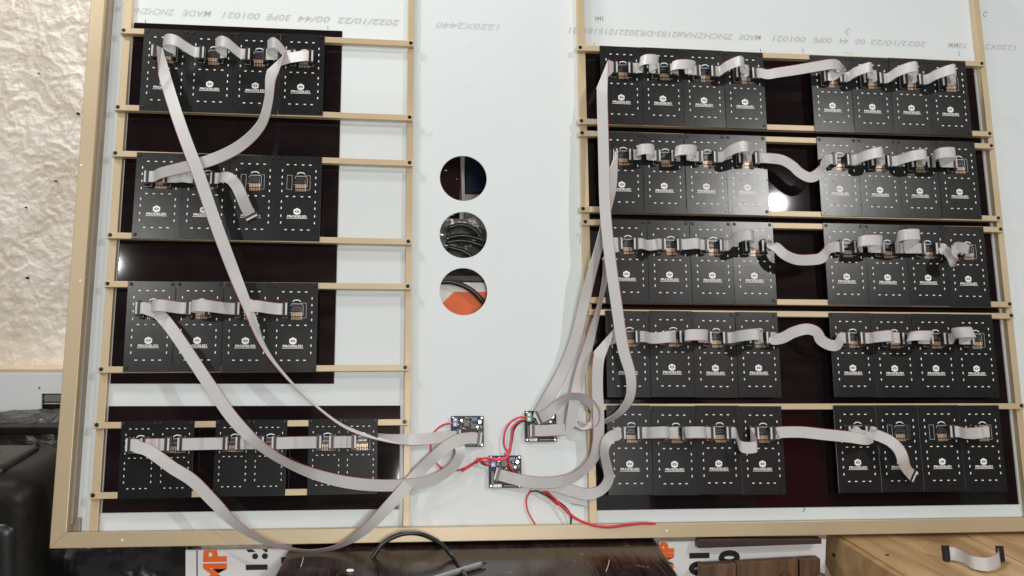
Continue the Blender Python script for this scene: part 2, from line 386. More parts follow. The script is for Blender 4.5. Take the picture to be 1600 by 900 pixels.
for xx in (1228, 1282):
    p = PY(xx, 903, -.062) - c
    mesh_obj('knob', MBld().cyl(0, 0, 0, .012, .010, 20, .007).mesh('k', 'brown_wood', .001), tb).matrix_local = T4(p) @ Matrix.Rotation(math.pi / 2, 4, 'X')

# ------------------------------------------------------------------ dark wooden table
Z0 = .7495
A0, A1, A2, A3 = PZ(453, 857, Z0), PZ(430, 900, Z0), PZ(1060, 900, Z0), PZ(1024, 845, Z0)
dl = (A1 - A0) / (A1 - A0).y; dr = (A2 - A3) / (A2 - A3).y
yb, yf = .02, -.62
L0, L1 = A0 + dl * (yb - A0.y), A0 + dl * (yf - A0.y); R0, R1 = A3 + dr * (yb - A3.y), A3 + dr * (yf - A3.y)
t = empty('table', 'dark brown wooden table with scratched top carrying the leaning sign', 'table', T4((0, -.2, 0)))
mb = MBld().poly([(p.x, p.y + .2) for p in (L1, R1, R0, L0)], Z0 - .035, Z0)
mesh_obj('table_top', mb.mesh('t', 'table_wood', .002), t)
for x, y in ((L1.x + .06, yf + .06), (R1.x - .06, yf + .06), (L0.x + .06, yb - .06), (R0.x - .06, yb - .06)):
    mesh_obj('leg', MBld().box(x - .03, x + .03, y + .2 - .03, y + .2 + .03, 0, Z0 - .0352).mesh('l', 'table_wood', .003), t)

# ------------------------------------------------------------------ pine crate
zc = .7495
C0 = PZ(1310, 840, zc); C1 = PZ(1406, 900, zc)
dirv = (C1 - C0).normalized(); ang = math.atan2(dirv.y, dirv.x)          # edge runs toward the camera
t = empty('pine_crate', 'pine wood crate with notched side under the right end of the sign', 'crate', T4((C0.x, C0.y, 0)))
loc = Matrix.Rotation(ang, 4, 'Z')                                        # local x along the edge, y away to the right (+)
W2 = .115
for k in range(5):
    mesh_obj('top_plank', MBld().box(-.15, .5, .012 + k * W2, .012 + (k + 1) * W2 - .002, zc - .018, zc - (.0 if k % 2 == 0 else .0012)).mesh('p', 'pine', .0015), t).matrix_local = loc
sb = MBld(); b0 = 0
mb = MBld()
yprism([(-.045, zc - .062), (.055, zc - .13), (.055, zc - .4), (.5, zc - .4), (.5, zc - .003), (-.045, zc - .003)], 0, .0115)
mesh_obj('side_board', mb.mesh('s', 'pine_side', .0015), t).matrix_local = loc
mesh_obj('screw', MBld().cyl(0, 0, 0, .002, .0035, 10).mesh('k', 'screw'), t).matrix_local = loc @ T4((-.012, -.0005, zc - .035)) @ Matrix.Rotation(math.pi / 2, 4, 'X')
mesh_obj('nail', MBld().cyl(0, 0, 0, .002, .003, 10).mesh('k', 'screw'), t).matrix_local = loc @ T4((.1, .035, zc - .0008))

# ================================================================== the sign
NS = -.028                                        # face of the white sheet; module faces are at n = 0
uFL = at(77, 857, .01)[0]; vFB = -.1065; FW = .0245
t_sign = empty('sign_panel', 'large white sign seen from the back in a beige metal frame', 'sign', BM(.3, vFB, 0))
su, sv = .3, vFB
def sp(name, me, kind=None):
    o = mesh_obj(name, me, t_sign); 
    if kind: o['kind'] = kind
    return o
# white sheet with three round holes
def sheet_mesh():
    bm = bmesh.new(); x0, x1, y0, y1 = uFL + .004 - su, 1.75 - su, vFB + .004 - sv, 1.0 - sv
    th = .003
    cs = [(at(724, 278, NS)[0] - su, at(724, y, NS)[1] - sv) for y in (278.5, 367, 455.5)]; r = .0432
    K = 48
    # bands: left, right, and the middle strip cut by holes
    xa, xb = cs[0][0] - .06, cs[0][0] + .06
    def quad(a, b, c, d): bm.faces.new([bm.verts.new((*p, 0)) for p in (a, b, c, d)])
    quad((x0, y0), (xa, y0), (xa, y1), (x0, y1)); quad((xb, y0), (x1, y0), (x1, y1), (xb, y1))
    ys = [y0] + [(cs[2][1] - .053)] + [(cs[2][1] + cs[1][1]) / 2, (cs[1][1] + cs[0][1]) / 2, cs[0][1] + .053] + [y1]
    quad((xa, y0), (xb, y0), (xb, ys[1]), (xa, ys[1])); quad((xa, ys[4]), (xb, ys[4]), (xb, y1), (xa, y1))
    for c, ya, yb in ((cs[2], ys[1], ys[2]), (cs[1], ys[2], ys[3]), (cs[0], ys[3], ys[4])):
        ring = []; out = []
        for i in range(K):
            a = 2 * math.pi * i / K; dx, dy = math.cos(a), math.sin(a)
            ring.append(bm.verts.new((c[0] + r * dx, c[1] + r * dy, 0)))
            s = min((xb - c[0]) / abs(dx) if abs(dx) > 1e-9 else 9, ((yb - c[1]) if dy > 0 else (c[1] - ya)) / abs(dy) if abs(dy) > 1e-9 else 9)
            out.append((c[0] + dx * s, c[1] + dy * s))
        ov = [bm.verts.new((*p, 0)) for p in out]
        for i in range(K):
            j = (i + 1) % K; bm.faces.new((ring[i], ov[i], ov[j], ring[j]))
            p, q = out[i], out[j]                    # fill the corners
            if abs(p[0] - q[0]) > 1e-6 and abs(p[1] - q[1]) > 1e-6:
                cx = xb if max(p[0], q[0]) > xb - 1e-6 else xa; cy = yb if max(p[1], q[1]) > yb - 1e-6 else ya
                bm.faces.new((ov[i], bm.verts.new((cx, cy, 0)), ov[j]))
        for i in range(K):
            j = (i + 1) % K; a, b = ring[i], ring[j]
            c2 = bm.verts.new((a.co.x, a.co.y, -th)); d2 = bm.verts.new((b.co.x, b.co.y, -th)); bm.faces.new((a, b, d2, c2))
    bmesh.ops.translate(bm, vec=(0, 0, NS), verts=bm.verts)
    # back face
    g = [bm.verts.new(p) for p in ((x0, y0, NS - th), (xa, y0, NS - th), (xa, y1, NS - th), (x0, y1, NS - th))]; bm.faces.new(list(reversed(g)))
    g = [bm.verts.new(p) for p in ((xb, y0, NS - th), (x1, y0, NS - th), (x1, y1, NS - th), (xb, y1, NS - th))]; bm.faces.new(list(reversed(g)))
    me = bpy.data.meshes.new('sheet'); bm.to_mesh(me); bm.free(); me.materials.append(MAT['sheet']); return me
sp('white_sheet', sheet_mesh())
# frame rails
def uvbox(name, u0, u1, v0, v1, n0, n1, m, bevel=.0008):
    cu, cv, cn = (u0 + u1) / 2, (v0 + v1) / 2, n1
    me = MBld().box(u0 - cu, u1 - cu, v0 - cv, v1 - cv, n0 - cn, 0).mesh(name, m, bevel)
    o = sp(name, me); o.matrix_local = T4((cu - su, cv - sv, cn)); return o
mb = MBld().poly([(0, 0), (FW, FW), (FW, 1.107), (0, 1.107)], -.045, .010); me = mb.mesh('r', 'aluminium', .0012)
o = sp('frame_rail', me); o.matrix_local = T4((uFL - su, 0, 0))
mb = MBld().poly([(0, 0), (2.2, 0), (2.2, FW), (FW, FW)], -.045, .010); me = mb.mesh('r', 'aluminium', .0012)
o = sp('frame_rail', me); o.matrix_local = T4((uFL - su, 0, 0))
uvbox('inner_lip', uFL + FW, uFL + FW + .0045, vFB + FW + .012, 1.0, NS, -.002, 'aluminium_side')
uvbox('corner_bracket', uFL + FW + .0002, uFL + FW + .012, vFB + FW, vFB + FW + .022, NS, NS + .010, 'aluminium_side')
rv = MBld().cyl(0, 0, 0, .0008, .0021, 10).mesh('rivet', 'label')
for px, py in ((127, 258), (125.5, 438.5), (191, 844), (707, 835), (1042, 829)):
    u, v = at(px, py, .0105); o = sp('rivet', rv); o.matrix_local = T4((u - su, v - sv, .0101))
# uprights
ups = []
for (px, py, wd) in ((181, 300, .0135), (638, 500, .0115), (917, 400, .0135), (1568, 400, .0125)):
    u, v = at(px, py, -.014); ups.append(u)
    uvbox('upright', u - wd / 2, u + wd / 2, vFB + FW, 1.0, NS, -.0145, 'rail')
# crosspieces: one row each, both sides
scr = MBld().cyl(0, 0, 0, .0012, .0036, 14, .0028).cyl(0, 0, .0012, .0015, .0012, 6).mesh('screw', 'screw')
def crosspiece(pa, pb, ua=None, ub=None, end_over=(True, True), wd=.0106):
    a = at(*pa, -.0022); b = at(*pb, -.0022)
    v = (a[1] + b[1]) / 2; u0 = a[0] - .0055; u1 = b[0] + .0055
    me = MBld().box(-(u1 - u0) / 2, (u1 - u0) / 2, -wd / 2, wd / 2, -.0120, 0).mesh('crosspiece', 'rail', .0007)
    o = sp('crosspiece', me); rot = math.atan2(b[1] - a[1], b[0] - a[0]); o.matrix_local = T4(((u0 + u1) / 2 - su, v - .0007 - sv, -.0022)) @ Matrix.Rotation(rot, 4, 'Z')
    for q, e in ((a, end_over[0]), (b, end_over[1])):
        if e: s = sp('screw', scr); s.matrix_local = T4((q[0] - su, q[1] - sv, -.0021))
LCP = [((193, 47), (642, 67)), ((184, 167), (640, 183)), ((180, 239), (640, 254)), ((172, 367), (638, 377)), ((168, 443), (637, 447)), ((158, 577), (633, 574)), ((151, 664), (632, 659))]
for a, b in LCP: crosspiece(a, b)
crosspiece((145, 774), (484, 768), end_over=(True, False))
RCP = [((906.7, 74), (1534, 99)), ((908.5, 188.7), (1546.5, 208.5)), ((909.5, 207.4), (1549, 227.6)), ((911, 326), (1560, 340.6)), ((914.6, 346.3), (1563.5, 358)), ((914, 468), (1577.5, 475)), ((917, 487), (1580, 493)), ((921, 635), (1596, 634))]
for a, b in RCP: crosspiece(a, b)
# black acrylic panels
def acr(u0, u1, v0, v1):
    uvbox('acrylic_panel', u0, u1, v0, v1, NS, NS + .0025, 'acrylic', .0004)
acr(ups[0] + .0085, -.1120, .1612, .8185)
acr(ups[0] + .0085, .0035, -.0530, .1232)
acr(ups[2] + .0085, ups[3] - .012, -.0600, .7985)
uvbox('acrylic_edge_glint', ups[3] - .0145, ups[3] - .012, -.0600, .7985, NS, NS + .0032, 'edge', 0)  # painted strip in place of the bright reflection along the edge
uvbox('acrylic_edge_glint', -.1119, -.1112, .1612, .8185, NS, NS + .0015, 'edge', 0)  # same painted glint beside the upper left panel

# printing on the sheet: rotated 180 degrees
def print_word(txt, pxr, pxl, py, m='print_grey', hgt=.0118, rot=math.pi, shear=.25):
    (ur, v), (ul, v2) = at(pxr, py, NS), at(pxl, py, NS)
    me = text_mesh(txt, hgt * 1.38, m, .0002, shear, ext=.00005)
    wdt = max(q.co.x for q in me.vertices) - min(q.co.x for q in me.vertices)
    cx = (max(q.co.x for q in me.vertices) + min(q.co.x for q in me.vertices)) / 2
    me.transform(Matrix.Diagonal((abs(ur - ul) / wdt, 1, 1, 1)) @ T4((-cx, 0, 0)))
    o = sp('printed_text', me); o.matrix_local = T4(((ur + ul) / 2 - su, (v + v2) / 2 - sv, NS + .0002)) @ Matrix.Rotation(rot, 4, 'Z')
def py_l(x): return 17 + (x - 230) * .0465
for tx, r, l in (('2022/10/22', 625, 528), ('00/44', 516, 465), ('30PE', 455, 415), ('001021', 407, 347), ('MADE', 331, 285), ('ZNCHZNA', 273, 205), ('#2', 189, 172)):
    print_word(tx, r, l, py_l((r + l) / 2))
print_word('1220X2440', 781, 681, 40, 'print_faint')
def py_r(x): return 52 + (x - 1020) * .0395
for tx, r, l in (('1220X24', 1588, 1531), ('X3MM', 1512, 1481), ('2022/10/22', 1448, 1360), ('00', 1352, 1336), ('44', 1326, 1311), ('00PE', 1300, 1269), ('001021', 1259, 1206), ('MADE', 1190, 1154), ('ZNCHZNA#2183-DR20221015181121', 1146, 888)):
    print_word(tx, r, l, py_r((r + l) / 2))
def mark(pts, r=.00045, n=NS, m='marker'):
    P = [Vector((*at(x, y, n), n)) - Vector((su, sv, 0)) for x, y in pts]
    for i in range(len(P)):
        P[i].z = n + r * .3
    tube('pen_mark', P, r, m, t_sign, 5, 3)
for x, y, h in ((512, 43, 6), (227, 33, 5), (928, 69, 5), (1188, 79, 6), (1254, 79, 7), (1498, 84, 8)): mark([(x, y - h / 2), (x + .6, y + h / 2)])
for dx in (0, 3.4, 7, 10.2): mark([(931 + dx, 25), (931 + dx + (1 if dx > 6 else 0), 33)], .0004)
mark([(931, 29.5), (940, 28.5)], .0004)
mark([(1327, 44), (1321, 50), (1326, 55)], .0004); mark([(1318, 80), (1324, 83), (1333, 82)], .0004, m='print_grey')
for pts in ([(1540, 19), (1536, 23), (1539, 26), (1542, 24)], [(1539, 18), (1543, 20)]): mark(pts, .0004)
mark([(900, 368), (905, 366), (906, 380)], .0003); mark([(892, 787), (906, 789), (918, 793)], .0004)
mark([(1256, 792), (1257, 797), (1254, 799)], .0006); mark([(638, 712), (638, 790)], .0004)
rn = random.Random(11); dm = MBld(); dw = MBld()
for _ in range(150):
    u, v = rn.uniform(-.5, 1.15), rn.uniform(-.07, .86)
    if rn.random() < .6: u, v = rn.gauss(.12, .07), rn.uniform(-.06, .8)
    a = rn.uniform(.0003, .0009); (dw if rn.random() < .55 else dm).box(u - su - a, u - su + a * rn.uniform(.6, 3), v - sv - a * .6, v - sv + a * .6, NS + .0001, NS + .0003)
sp('dust_specks', dw.mesh('d', 'label'), 'stuff'); sp('dirt_specks', dm.mesh('d', 'print_grey'), 'stuff')
# scuffs near the holes
for pts in ([(676, 200), (672, 207), (669, 208)], [(670, 210), (672, 211)]): mark(pts, .0006, m='label')

# ================================================================== LED driver boards
PW, PH = .0800, .1553
def module_meshes(w, h, logo, scl=1.0):
    d = {}
    k = w / .08; kk = h / .1553
    d['circuit_board'] = MBld().box(-w / 2 + .0002, w / 2 - .0002, -h / 2, h / 2, -.0016, 0).mesh('circuit_board', 'pcb' if logo else 'pcb_dark', .0003)
    X = lambda r: (r - .5) * w
    Y = lambda r: (.5 - r) * h
    pb = MBld(); L, W_ = .0042 * k, .00165 * k
    rnd = random.Random(3)
    for row in (.105, .482, .872):
        for x in (.26, .42, .59, .745):
            jx = rnd.uniform(-.0004, .0004); pb.box(X(x) - L / 2 + jx, X(x) + L / 2 + jx, Y(row) - W_ / 2, Y(row) + W_ / 2, 0, .0007)
    for x in (.145, .875):
        for y in (.178, .255, .335, .42, .545, .62, .71, .79):
            pb.box(X(x) - W_ / 2, X(x) + W_ / 2, Y(y) - .0020 * kk, Y(y) + .0020 * kk, 0, .0007)
    d['solder_pads'] = pb.mesh('solder_pads', 'pad')
    # silk-screened outlines around headers and chips, arc above
    s = MBld()
    for cx in (.305, .70):
        x0, x1, y0, y1 = X(cx) - .0045, X(cx) + .0045, Y(.315) - .0132, Y(.315) + .0132
        for b in ((x0, x1, y0, y0 + .0003), (x0, x1, y1 - .0003, y1), (x0, x0 + .0003, y0, y1), (x1 - .0003, x1, y0, y1)): s.box(*b, 0, .00008)
    cx, cy = X(.55), Y(.218)
    pts = [(cx + .0072 * math.cos(a), cy + .0042 * math.sin(a)) for a in [math.pi * i / 10 for i in range(11)]]
    inn = [(cx + .0058 * math.cos(a), cy + .0026 * math.sin(a)) for a in [math.pi * i / 10 for i in range(11)]]
    for i in range(10): s.poly([pts[i], pts[i + 1], inn[i + 1], inn[i]], 0, .0003)
    # angular outline round chips
    def ln(a, b, wd=.0004):
        dx, dy = b[0] - a[0], b[1] - a[1]; l = math.hypot(dx, dy); nx, ny = -dy / l * wd / 2, dx / l * wd / 2
        s.poly([(a[0] - nx, a[1] - ny), (b[0] - nx, b[1] - ny), (b[0] + nx, b[1] + ny), (a[0] + nx, a[1] + ny)], 0, .00015)
    P_ = [(X(.42), Y(.268)), (X(.445), Y(.238)), (X(.66), Y(.238)), (X(.69), Y(.262)), (X(.69), Y(.37))]
    for a, b in zip(P_, P_[1:]): ln(a, b)
    ln((X(.40), Y(.338)), (X(.665), Y(.338)))
    d['silkscreen'] = s.mesh('silkscreen', 'silk')
    c = MBld(); lg = MBld()
    for (x, y, ww) in ((.555, .264, .0155), (.525, .322, .0165)):
        c.box(X(x) - ww / 2, X(x) + ww / 2, Y(y) - .0022, Y(y) + .0022, .0002, .0019)
        for i in range(8):
            xx = X(x) - ww / 2 + .0009 + i * (ww - .0018) / 7
            lg.box(xx - .0003, xx + .0003, Y(y) - .0036, Y(y) + .0036, 0, .0008)
    d['chips'] = c; d['legs'] = lg.mesh('chip_legs', 'chip_leg')
    ch = []
    for (x, y, ww) in ((.555, .264, .0155), (.525, .322, .0165)):
        ch.append((MBld().box(-ww / 2, ww / 2, -.0023, .0023, .0002, .0019).mesh('chip', 'chip', .0002), X(x), Y(y)))
    d['chips'] = ch
    g = MBld()
    for i in range(7):
        xx = X(.555) - .0084 + i * .0028
        g.box(xx - .00095, xx + .00095, Y(.372) - .0012, Y(.372) + .0048, 0, .0009)
        g.box(xx - .0006 + .0002, xx + .0006 + .0002, Y(.400) - .0030, Y(.400) + .0026, 0, .0007)
    d['resistors'] = g.mesh('resistor_row', 'gold')
    rb = MBld()
    for i in range(7):
        xx = X(.555) - .0084 + i * .0028
        rb.box(xx - .0007, xx + .0007, Y(.386) - .0005, Y(.386) + .0005, 0, .0011)
    d['resbody'] = rb.mesh('resistor_bodies', 'chip')
    hb = MBld()
    for x, y in ((.335, .56), (.985, .56), (.35, .85), (.99 - .01, .85), (.085, .965), (.93, .965)):
        hb.cyl(X(min(x, .975)), Y(y), .0001, .0003, .0010, 8)
    d['holes'] = hb.mesh('drill_holes', 'hole')
    if logo:
        parts = []
        tm = text_mesh('PRODELED', .0062, 'silk', .00016, 0, 1.0, ext=.00008)
        wd = max(q.co.x for q in tm.vertices) - min(q.co.x for q in tm.vertices)
        tm.transform(Matrix.Diagonal((.0335 / wd, .92, 1, 1))); parts.append((tm, T4((X(.49), Y(.716), .0001))))
        l = MBld().box(X(.49) - .0180, X(.49) + .0180, Y(.737) - .00038, Y(.737) + .00038, 0, .0002)
        hx = [(math.cos(math.radians(30 + 60 * i)), math.sin(math.radians(30 + 60 * i))) for i in range(6)]
        cx, cy = X(.49), Y(.657)
        R0, R1 = .0070, .0042
        for i in range(6):
            a, b = hx[i], hx[(i + 1) % 6]
            l.poly([(cx + a[0] * R0, cy + a[1] * R0 * .92), (cx + b[0] * R0, cy + b[1] * R0 * .92), (cx + b[0] * R1, cy + b[1] * R1 * .55), (cx + a[0] * R1, cy + a[1] * R1 * .55)], 0, .0002)
        l.poly([(cx - .0024, cy), (cx, cy - .0012), (cx + .0024, cy), (cx, cy + .0012)], 0, .0002)
        l.box(cx - .0042, cx + .0042, cy - .0052, cy - .0040, 0, .00018)
        d['logo'] = merge('logo', parts + [(l.mesh('l', 'silk'), Matrix.Identity(4))], 'silk')
        d['logo'].materials.clear(); d['logo'].materials.append(MAT['silk'])
    return d
BIG = module_meshes(.08, .1553, True); SML = module_meshes(.0593, .127, False)
HDR = MBld().box(-.0042, .0042, -.0128, .0128, 0, .0085).mesh('header', 'plug', .0005)
MSCR = MBld().cyl(0, 0, 0, .0016, .0033, 14, .0026).cyl(0, 0, .0016, .0019, .0012, 6).mesh('screw', 'screw')
MODS = {}
def module(key, idx, u, v, th, big, label, group, hdrs=(1, 1), screws=(1, 1, 0, 0), shade=0):
    d = BIG if big else SML; w_, h_ = (.08, .1553) if big else (.0593, .127)
    tx, ty = random.uniform(-.006, .006), random.uniform(-.006, .006)
    root = empty('driver_board', label, 'circuit board', BM(u, v, 0, th) @ Matrix.Rotation(tx, 4, 'X') @ Matrix.Rotation(ty, 4, 'Y'), group)
    def add(nm, me, x=0, y=0, z=0, kind=None):
        o = mesh_obj(nm, me, root); o.location = (x, y, z)
        if kind: o['kind'] = kind
        return o
    add('circuit_board', d['circuit_board'])
    for nm, k in (('solder_pads', 'solder_pads'), ('silkscreen', 'silkscreen'), ('chip_legs', 'legs'), ('resistor_row', 'resistors'), ('resistor_bodies', 'resbody'), ('drill_holes', 'holes')):
        add(nm, d[k], kind='stuff')
    for me, x, y in d['chips']: add('chip', me, x, y)
    if big: add('logo', d['logo'])
    for s, x in ((0, .305), (1, .70)):
        if hdrs[s]: add('pin_header', HDR, (x - .5) * w_, (.5 - .315) * h_)
    for s, (x, y) in zip(screws, ((.075, .032), (.925, .032), (.925, .955), (.075, .955))):
        if s: add('screw', MSCR, (x - .5) * w_, (.5 - y) * h_)
    MODS[(key, idx)] = (u, v, th, w_, h_)
def hdr(key, idx, side):
    u, v, th, w_, h_ = MODS[(key, idx)]
    x, y = ((.305, .70)[side] - .5) * w_, (.5 - .315) * h_
    return u + x * math.cos(th) - y * math.sin(th), v + x * math.sin(th) + y * math.cos(th)

BL = {'L1': (-.4609, .7970, -.0003), 'L2': (-.4601, .5646, -.0019), 'L3': (-.4609, .3339, .0034),
      'R1a': (.3700, .7981, -.0042), 'R1b': (.7837, .7962, -.0019), 'R2a': (.3657, .6283, -.0025), 'R2b': (.7856, .6298, -.0024),
      'R3a': (.3688, .4602, -.0020), 'R3b': (.7861, .4602, -.0031), 'R4a': (.3666, .2906, -.0041), 'R4b': (.7852, .2900, -.0005),
      'R5a': (.3642, .1208, -.0050), 'R5b': (.7810, .1203, .0003)}
ordn = ['leftmost', 'second', 'third', 'fourth', 'fifth', 'sixth', 'seventh', 'rightmost']
rown = {'1': 'top', '2': 'second', '3': 'third', '4': 'fourth', '5': 'bottom'}
HN = {'L1': [(1, 0), (1, 1), (1, 1), (1, 1)], 'L2': [(1, 1), (1, 1), (0, 0), (0, 0)], 'L3': [(1, 1), (1, 1), (1, 1), (1, 0)], 'R5b': [(1, 1), (0, 1), (0, 1), (1, 0)]}
HN['L1'] = [(1, 1)] * 4
for key, (u0, v0, th) in BL.items():
    for i in range(4):
        jx, jy = random.uniform(-.0003, .0003), random.uniform(-.0006, .0006)
        lx, ly = PW * (i + .5) + jx, -PH / 2 + jy
        u = u0 + lx * math.cos(th) - ly * math.sin(th); v = v0 + lx * math.sin(th) + ly * math.cos(th)
        if key[0] == 'L':
            pos = ['leftmost', 'second', 'third', 'rightmost'][i]
            lab = f'black circuit board, {pos} in the {rown[key[1]]} row of the left section'
            grp = 'black driver boards in the left section of the sign'
        else:
            n = i + (4 if key[2] == 'b' else 0)
            lab = f'black circuit board, {ordn[n]} of eight in the {rown[key[1]]} row of the right section'
            if key == 'R3a' and i == 3: lab = 'black circuit board with lamp glare, fourth of eight in the third row, right section'
            grp = 'black driver boards in the right section of the sign'
        hn = HN.get(key, [(1, 1)] * 4)[i]
        if key[0] == 'R' and key[2] == 'b' and i == 3: hn = (1, 0)
        scw = (1, 1, 1 if i == 3 else 0, 1 if i == 0 and key[0] == 'L' else 0)
        module(key, i, u, v, th + random.uniform(-.001, .001), True, lab, grp, hn, scw)
# the three pairs of smaller boards, bottom left
PR = [((189.3, 660.7), (303.3, 658.3), (300, 775), (183.7, 778)), ((336.7, 657.3), (448.7, 656.7), (445.7, 772.7), (332.7, 775.7)), ((483.3, 656.7), (590, 655), (589, 770), (479.3, 771.7))]
for p, q in enumerate(PR):
    P = [at(*c) for c in q]; cu = sum(a[0] for a in P) / 4; cv = sum(a[1] for a in P) / 4
    wd = ((P[1][0] - P[0][0]) + (P[2][0] - P[3][0])) / 2
    th = math.atan2(P[1][1] - P[0][1], P[1][0] - P[0][0]) * .5
    for k in (0, 1):
        off = (k - .5) * (wd / 2)
        module('L4', 2 * p + k, cu + off * math.cos(th), cv + off * math.sin(th), th, False,
               f'small black circuit board without logo, {["left", "right"][k]} one of the {["first", "middle", "last"][p]} pair at bottom left',
               'small driver boards in pairs at the bottom left', (1, 1) if 2 * p + k < 5 else (1, 0), (1, 1, 0, 0))

# ================================================================== grey ribbon cables
RW = .0201
def ribbon_mesh(L, R, th=.0010):
    """closed strip between two edge polylines, both faces, UV.x across"""
    n = len(L); vs = []; fs = []; uvs = []
    for i in range(n):
        t = (L[min(i + 1, n - 1)] + R[min(i + 1, n - 1)] - L[max(i - 1, 0)] - R[max(i - 1, 0)])
        nn = t.cross(L[i] - R[i])
        nn = nn.normalized() * (th / 2) if nn.length > 1e-9 else Vector((0, 0, th / 2))
        vs += [L[i] + nn, R[i] + nn, R[i] - nn, L[i] - nn]
    for i in range(n - 1):
        a, b = 4 * i, 4 * i + 4
        fs += [(a, a + 1, b + 1, b), (a + 1, a + 2, b + 2, b + 1), (a + 2, a + 3, b + 3, b + 2), (a + 3, a, b, b + 3)]
        uvs += [[0, 1, 1, 0], [1, 1, 1, 1], [1, 0, 0, 1], [0, 0, 0, 0]]
    fs += [(0, 3, 2, 1), (4 * n - 4, 4 * n - 3, 4 * n - 2, 4 * n - 1)]; uvs += [[.5] * 4, [.5] * 4]
    me = bpy.data.meshes.new('ribbon'); me.from_pydata([tuple(v) for v in vs], [], fs); me.materials.append(MAT['ribbon'])
    uvl = me.uv_layers.new(name='UVMap')
    for p, u4 in zip(me.polygons, uvs):
        for li, uu in zip(p.loop_indices, u4): uvl.data[li].uv = (uu, .5)
    for i, p in enumerate(me.polygons): p.use_smooth = True
    me.set_sharp_from_angle(angle=.9)
    me.update(); return me
PLUG = MBld().box(-.0020, .0024, -.0132, .0132, -.0065, .0032).box(-.0058, -.0020, -.0128, .0128, -.0065, .0006).mesh('plug', 'plug', .0004)
CEND = MBld().box(-.0052, -.0021, -.0104, .0104, .0007, .0024).mesh('cable_end', 'ribbon_end', .0003)
def cable(label, group, L, R, plugs, name='ribbon_cable', flip=False):
    c = (L[0] + R[0]) / 2
    root = empty(name, label, 'ribbon cable', BM(c.x, c.y, c.z), group)
    if flip: L, R = R, L
    mesh_obj('ribbon', ribbon_mesh([p - c for p in L], [p - c for p in R]), root)
    for (u, v, n, a) in plugs:
        o = mesh_obj('plug', PLUG, root); o.matrix_local = T4(Vector((u, v, n)) - c) @ Matrix.Rotation(a, 4, 'Z')
        e = mesh_obj('cable_end', CEND, o)
PN = .0150
def jumper(label, group, A, Bp, typ, x0=None, x1=None, pk=.045, dv=0, slant=0, py=None, flip=False, low=.0175):
    """A, Bp = header keys; typ S, R, L, O; x0/x1 the measured ends of the loop in pixels"""
    (ua, va), (ub, vb) = hdr(*A), hdr(*Bp)
    def ux(px): return at(px, py, pk * .8)[0]
    ea, eb = {'S': (1, -1), 'O': (1, -1), 'R': (1, 1), 'L': (-1, -1)}[typ]
    a0 = ua + ea * .0018; b0 = ub + eb * .0018
    v1, v2 = va, vb; vm = (va + vb) / 2 + dv
    P = [(a0, PN + .001, va, 0), (ua + ea * .010, PN + .0012, va, 0)]
    if typ == 'S':
        m = (ua + ub) / 2
        q = .012 if dv < -.01 else .006; P += [(m - q, pk * .8, vm, slant), (m + q, pk, vm, slant)]
    elif typ == 'R':
        U = ux(x1); m = ua + (U - ua) * .55
        P += [(ua + (U - ua) * .33, PN + (pk - PN) * .45, vm, slant * .5), (ua + (U - ua) * .62, pk * .93, vm + dv * .2, slant), (U - .011, pk, vm, slant), (U, pk * .78, vm, slant), (U - .003, pk * .58, vm * .5 + vb * .5, slant * .6)]
        P += [(max(ub + .016, U - .014), PN + .010, vb, 0)]
    elif typ == 'L':
        U = ux(x0)
        P = [P[0], (max(U + .014, min(ua - .008, U + .02)), PN + .006, va, 0), (U + .003, pk * .58, va, slant), (U, pk * .78, vm, slant), (U + .011, pk, vm, slant),
             (U + (ub - U) * .40, pk * .93, vm, slant), (U + (ub - U) * .62, PN + (pk - PN) * .4, vm * .5 + vb * .5, slant * .5)]
    else:
        l, r = ux(x0), ux(x1); m = (l + r) / 2; hw = (r - l) / 2
        P += [(m - hw * .35, low + .002, va, 0), (m - hw * .7, pk * .45 + .003, va * .5 + vm * .5, slant * .5), (l, pk * .75, vm, slant), (m - hw * .6, pk * .97, vm, slant), (m + hw * .5, pk, vm, slant), (r, pk * .75, vm, slant), (m + hw * .7, pk * .45 + .003, vb * .5 + vm * .5, slant * .5), (m + hw * .35, low + .002, vb, 0)]
    P += [(ub + eb * .010, PN + .0012, vb, 0), (b0, PN + .001, vb, 0)]
    C = crom([Vector((p[0], p[2], p[1])) for p in P], 7)
    Wd = crom([Vector((p[3], 0, i * 1.0)) for i, p in enumerate(P)], 7)
    L, R = [], []
    for c, q in zip(C, Wd):
        a = math.radians(q.x); d = Vector((-math.sin(a), math.cos(a), 0)) * (RW / 2)
        L.append(c + d); R.append(c - d)
    cable(label, group, L, R, [(ua, va, PN, 0 if ea > 0 else math.pi), (ub, vb, PN, 0 if eb > 0 else math.pi)], flip=flip)

GJ = 'short grey ribbon jumpers between neighbouring boards'
def jl(row, sec, a, b, extra=''):
    return f'short grey ribbon{extra} joining the {a} and {b} boards of the {row} row, {sec} section'
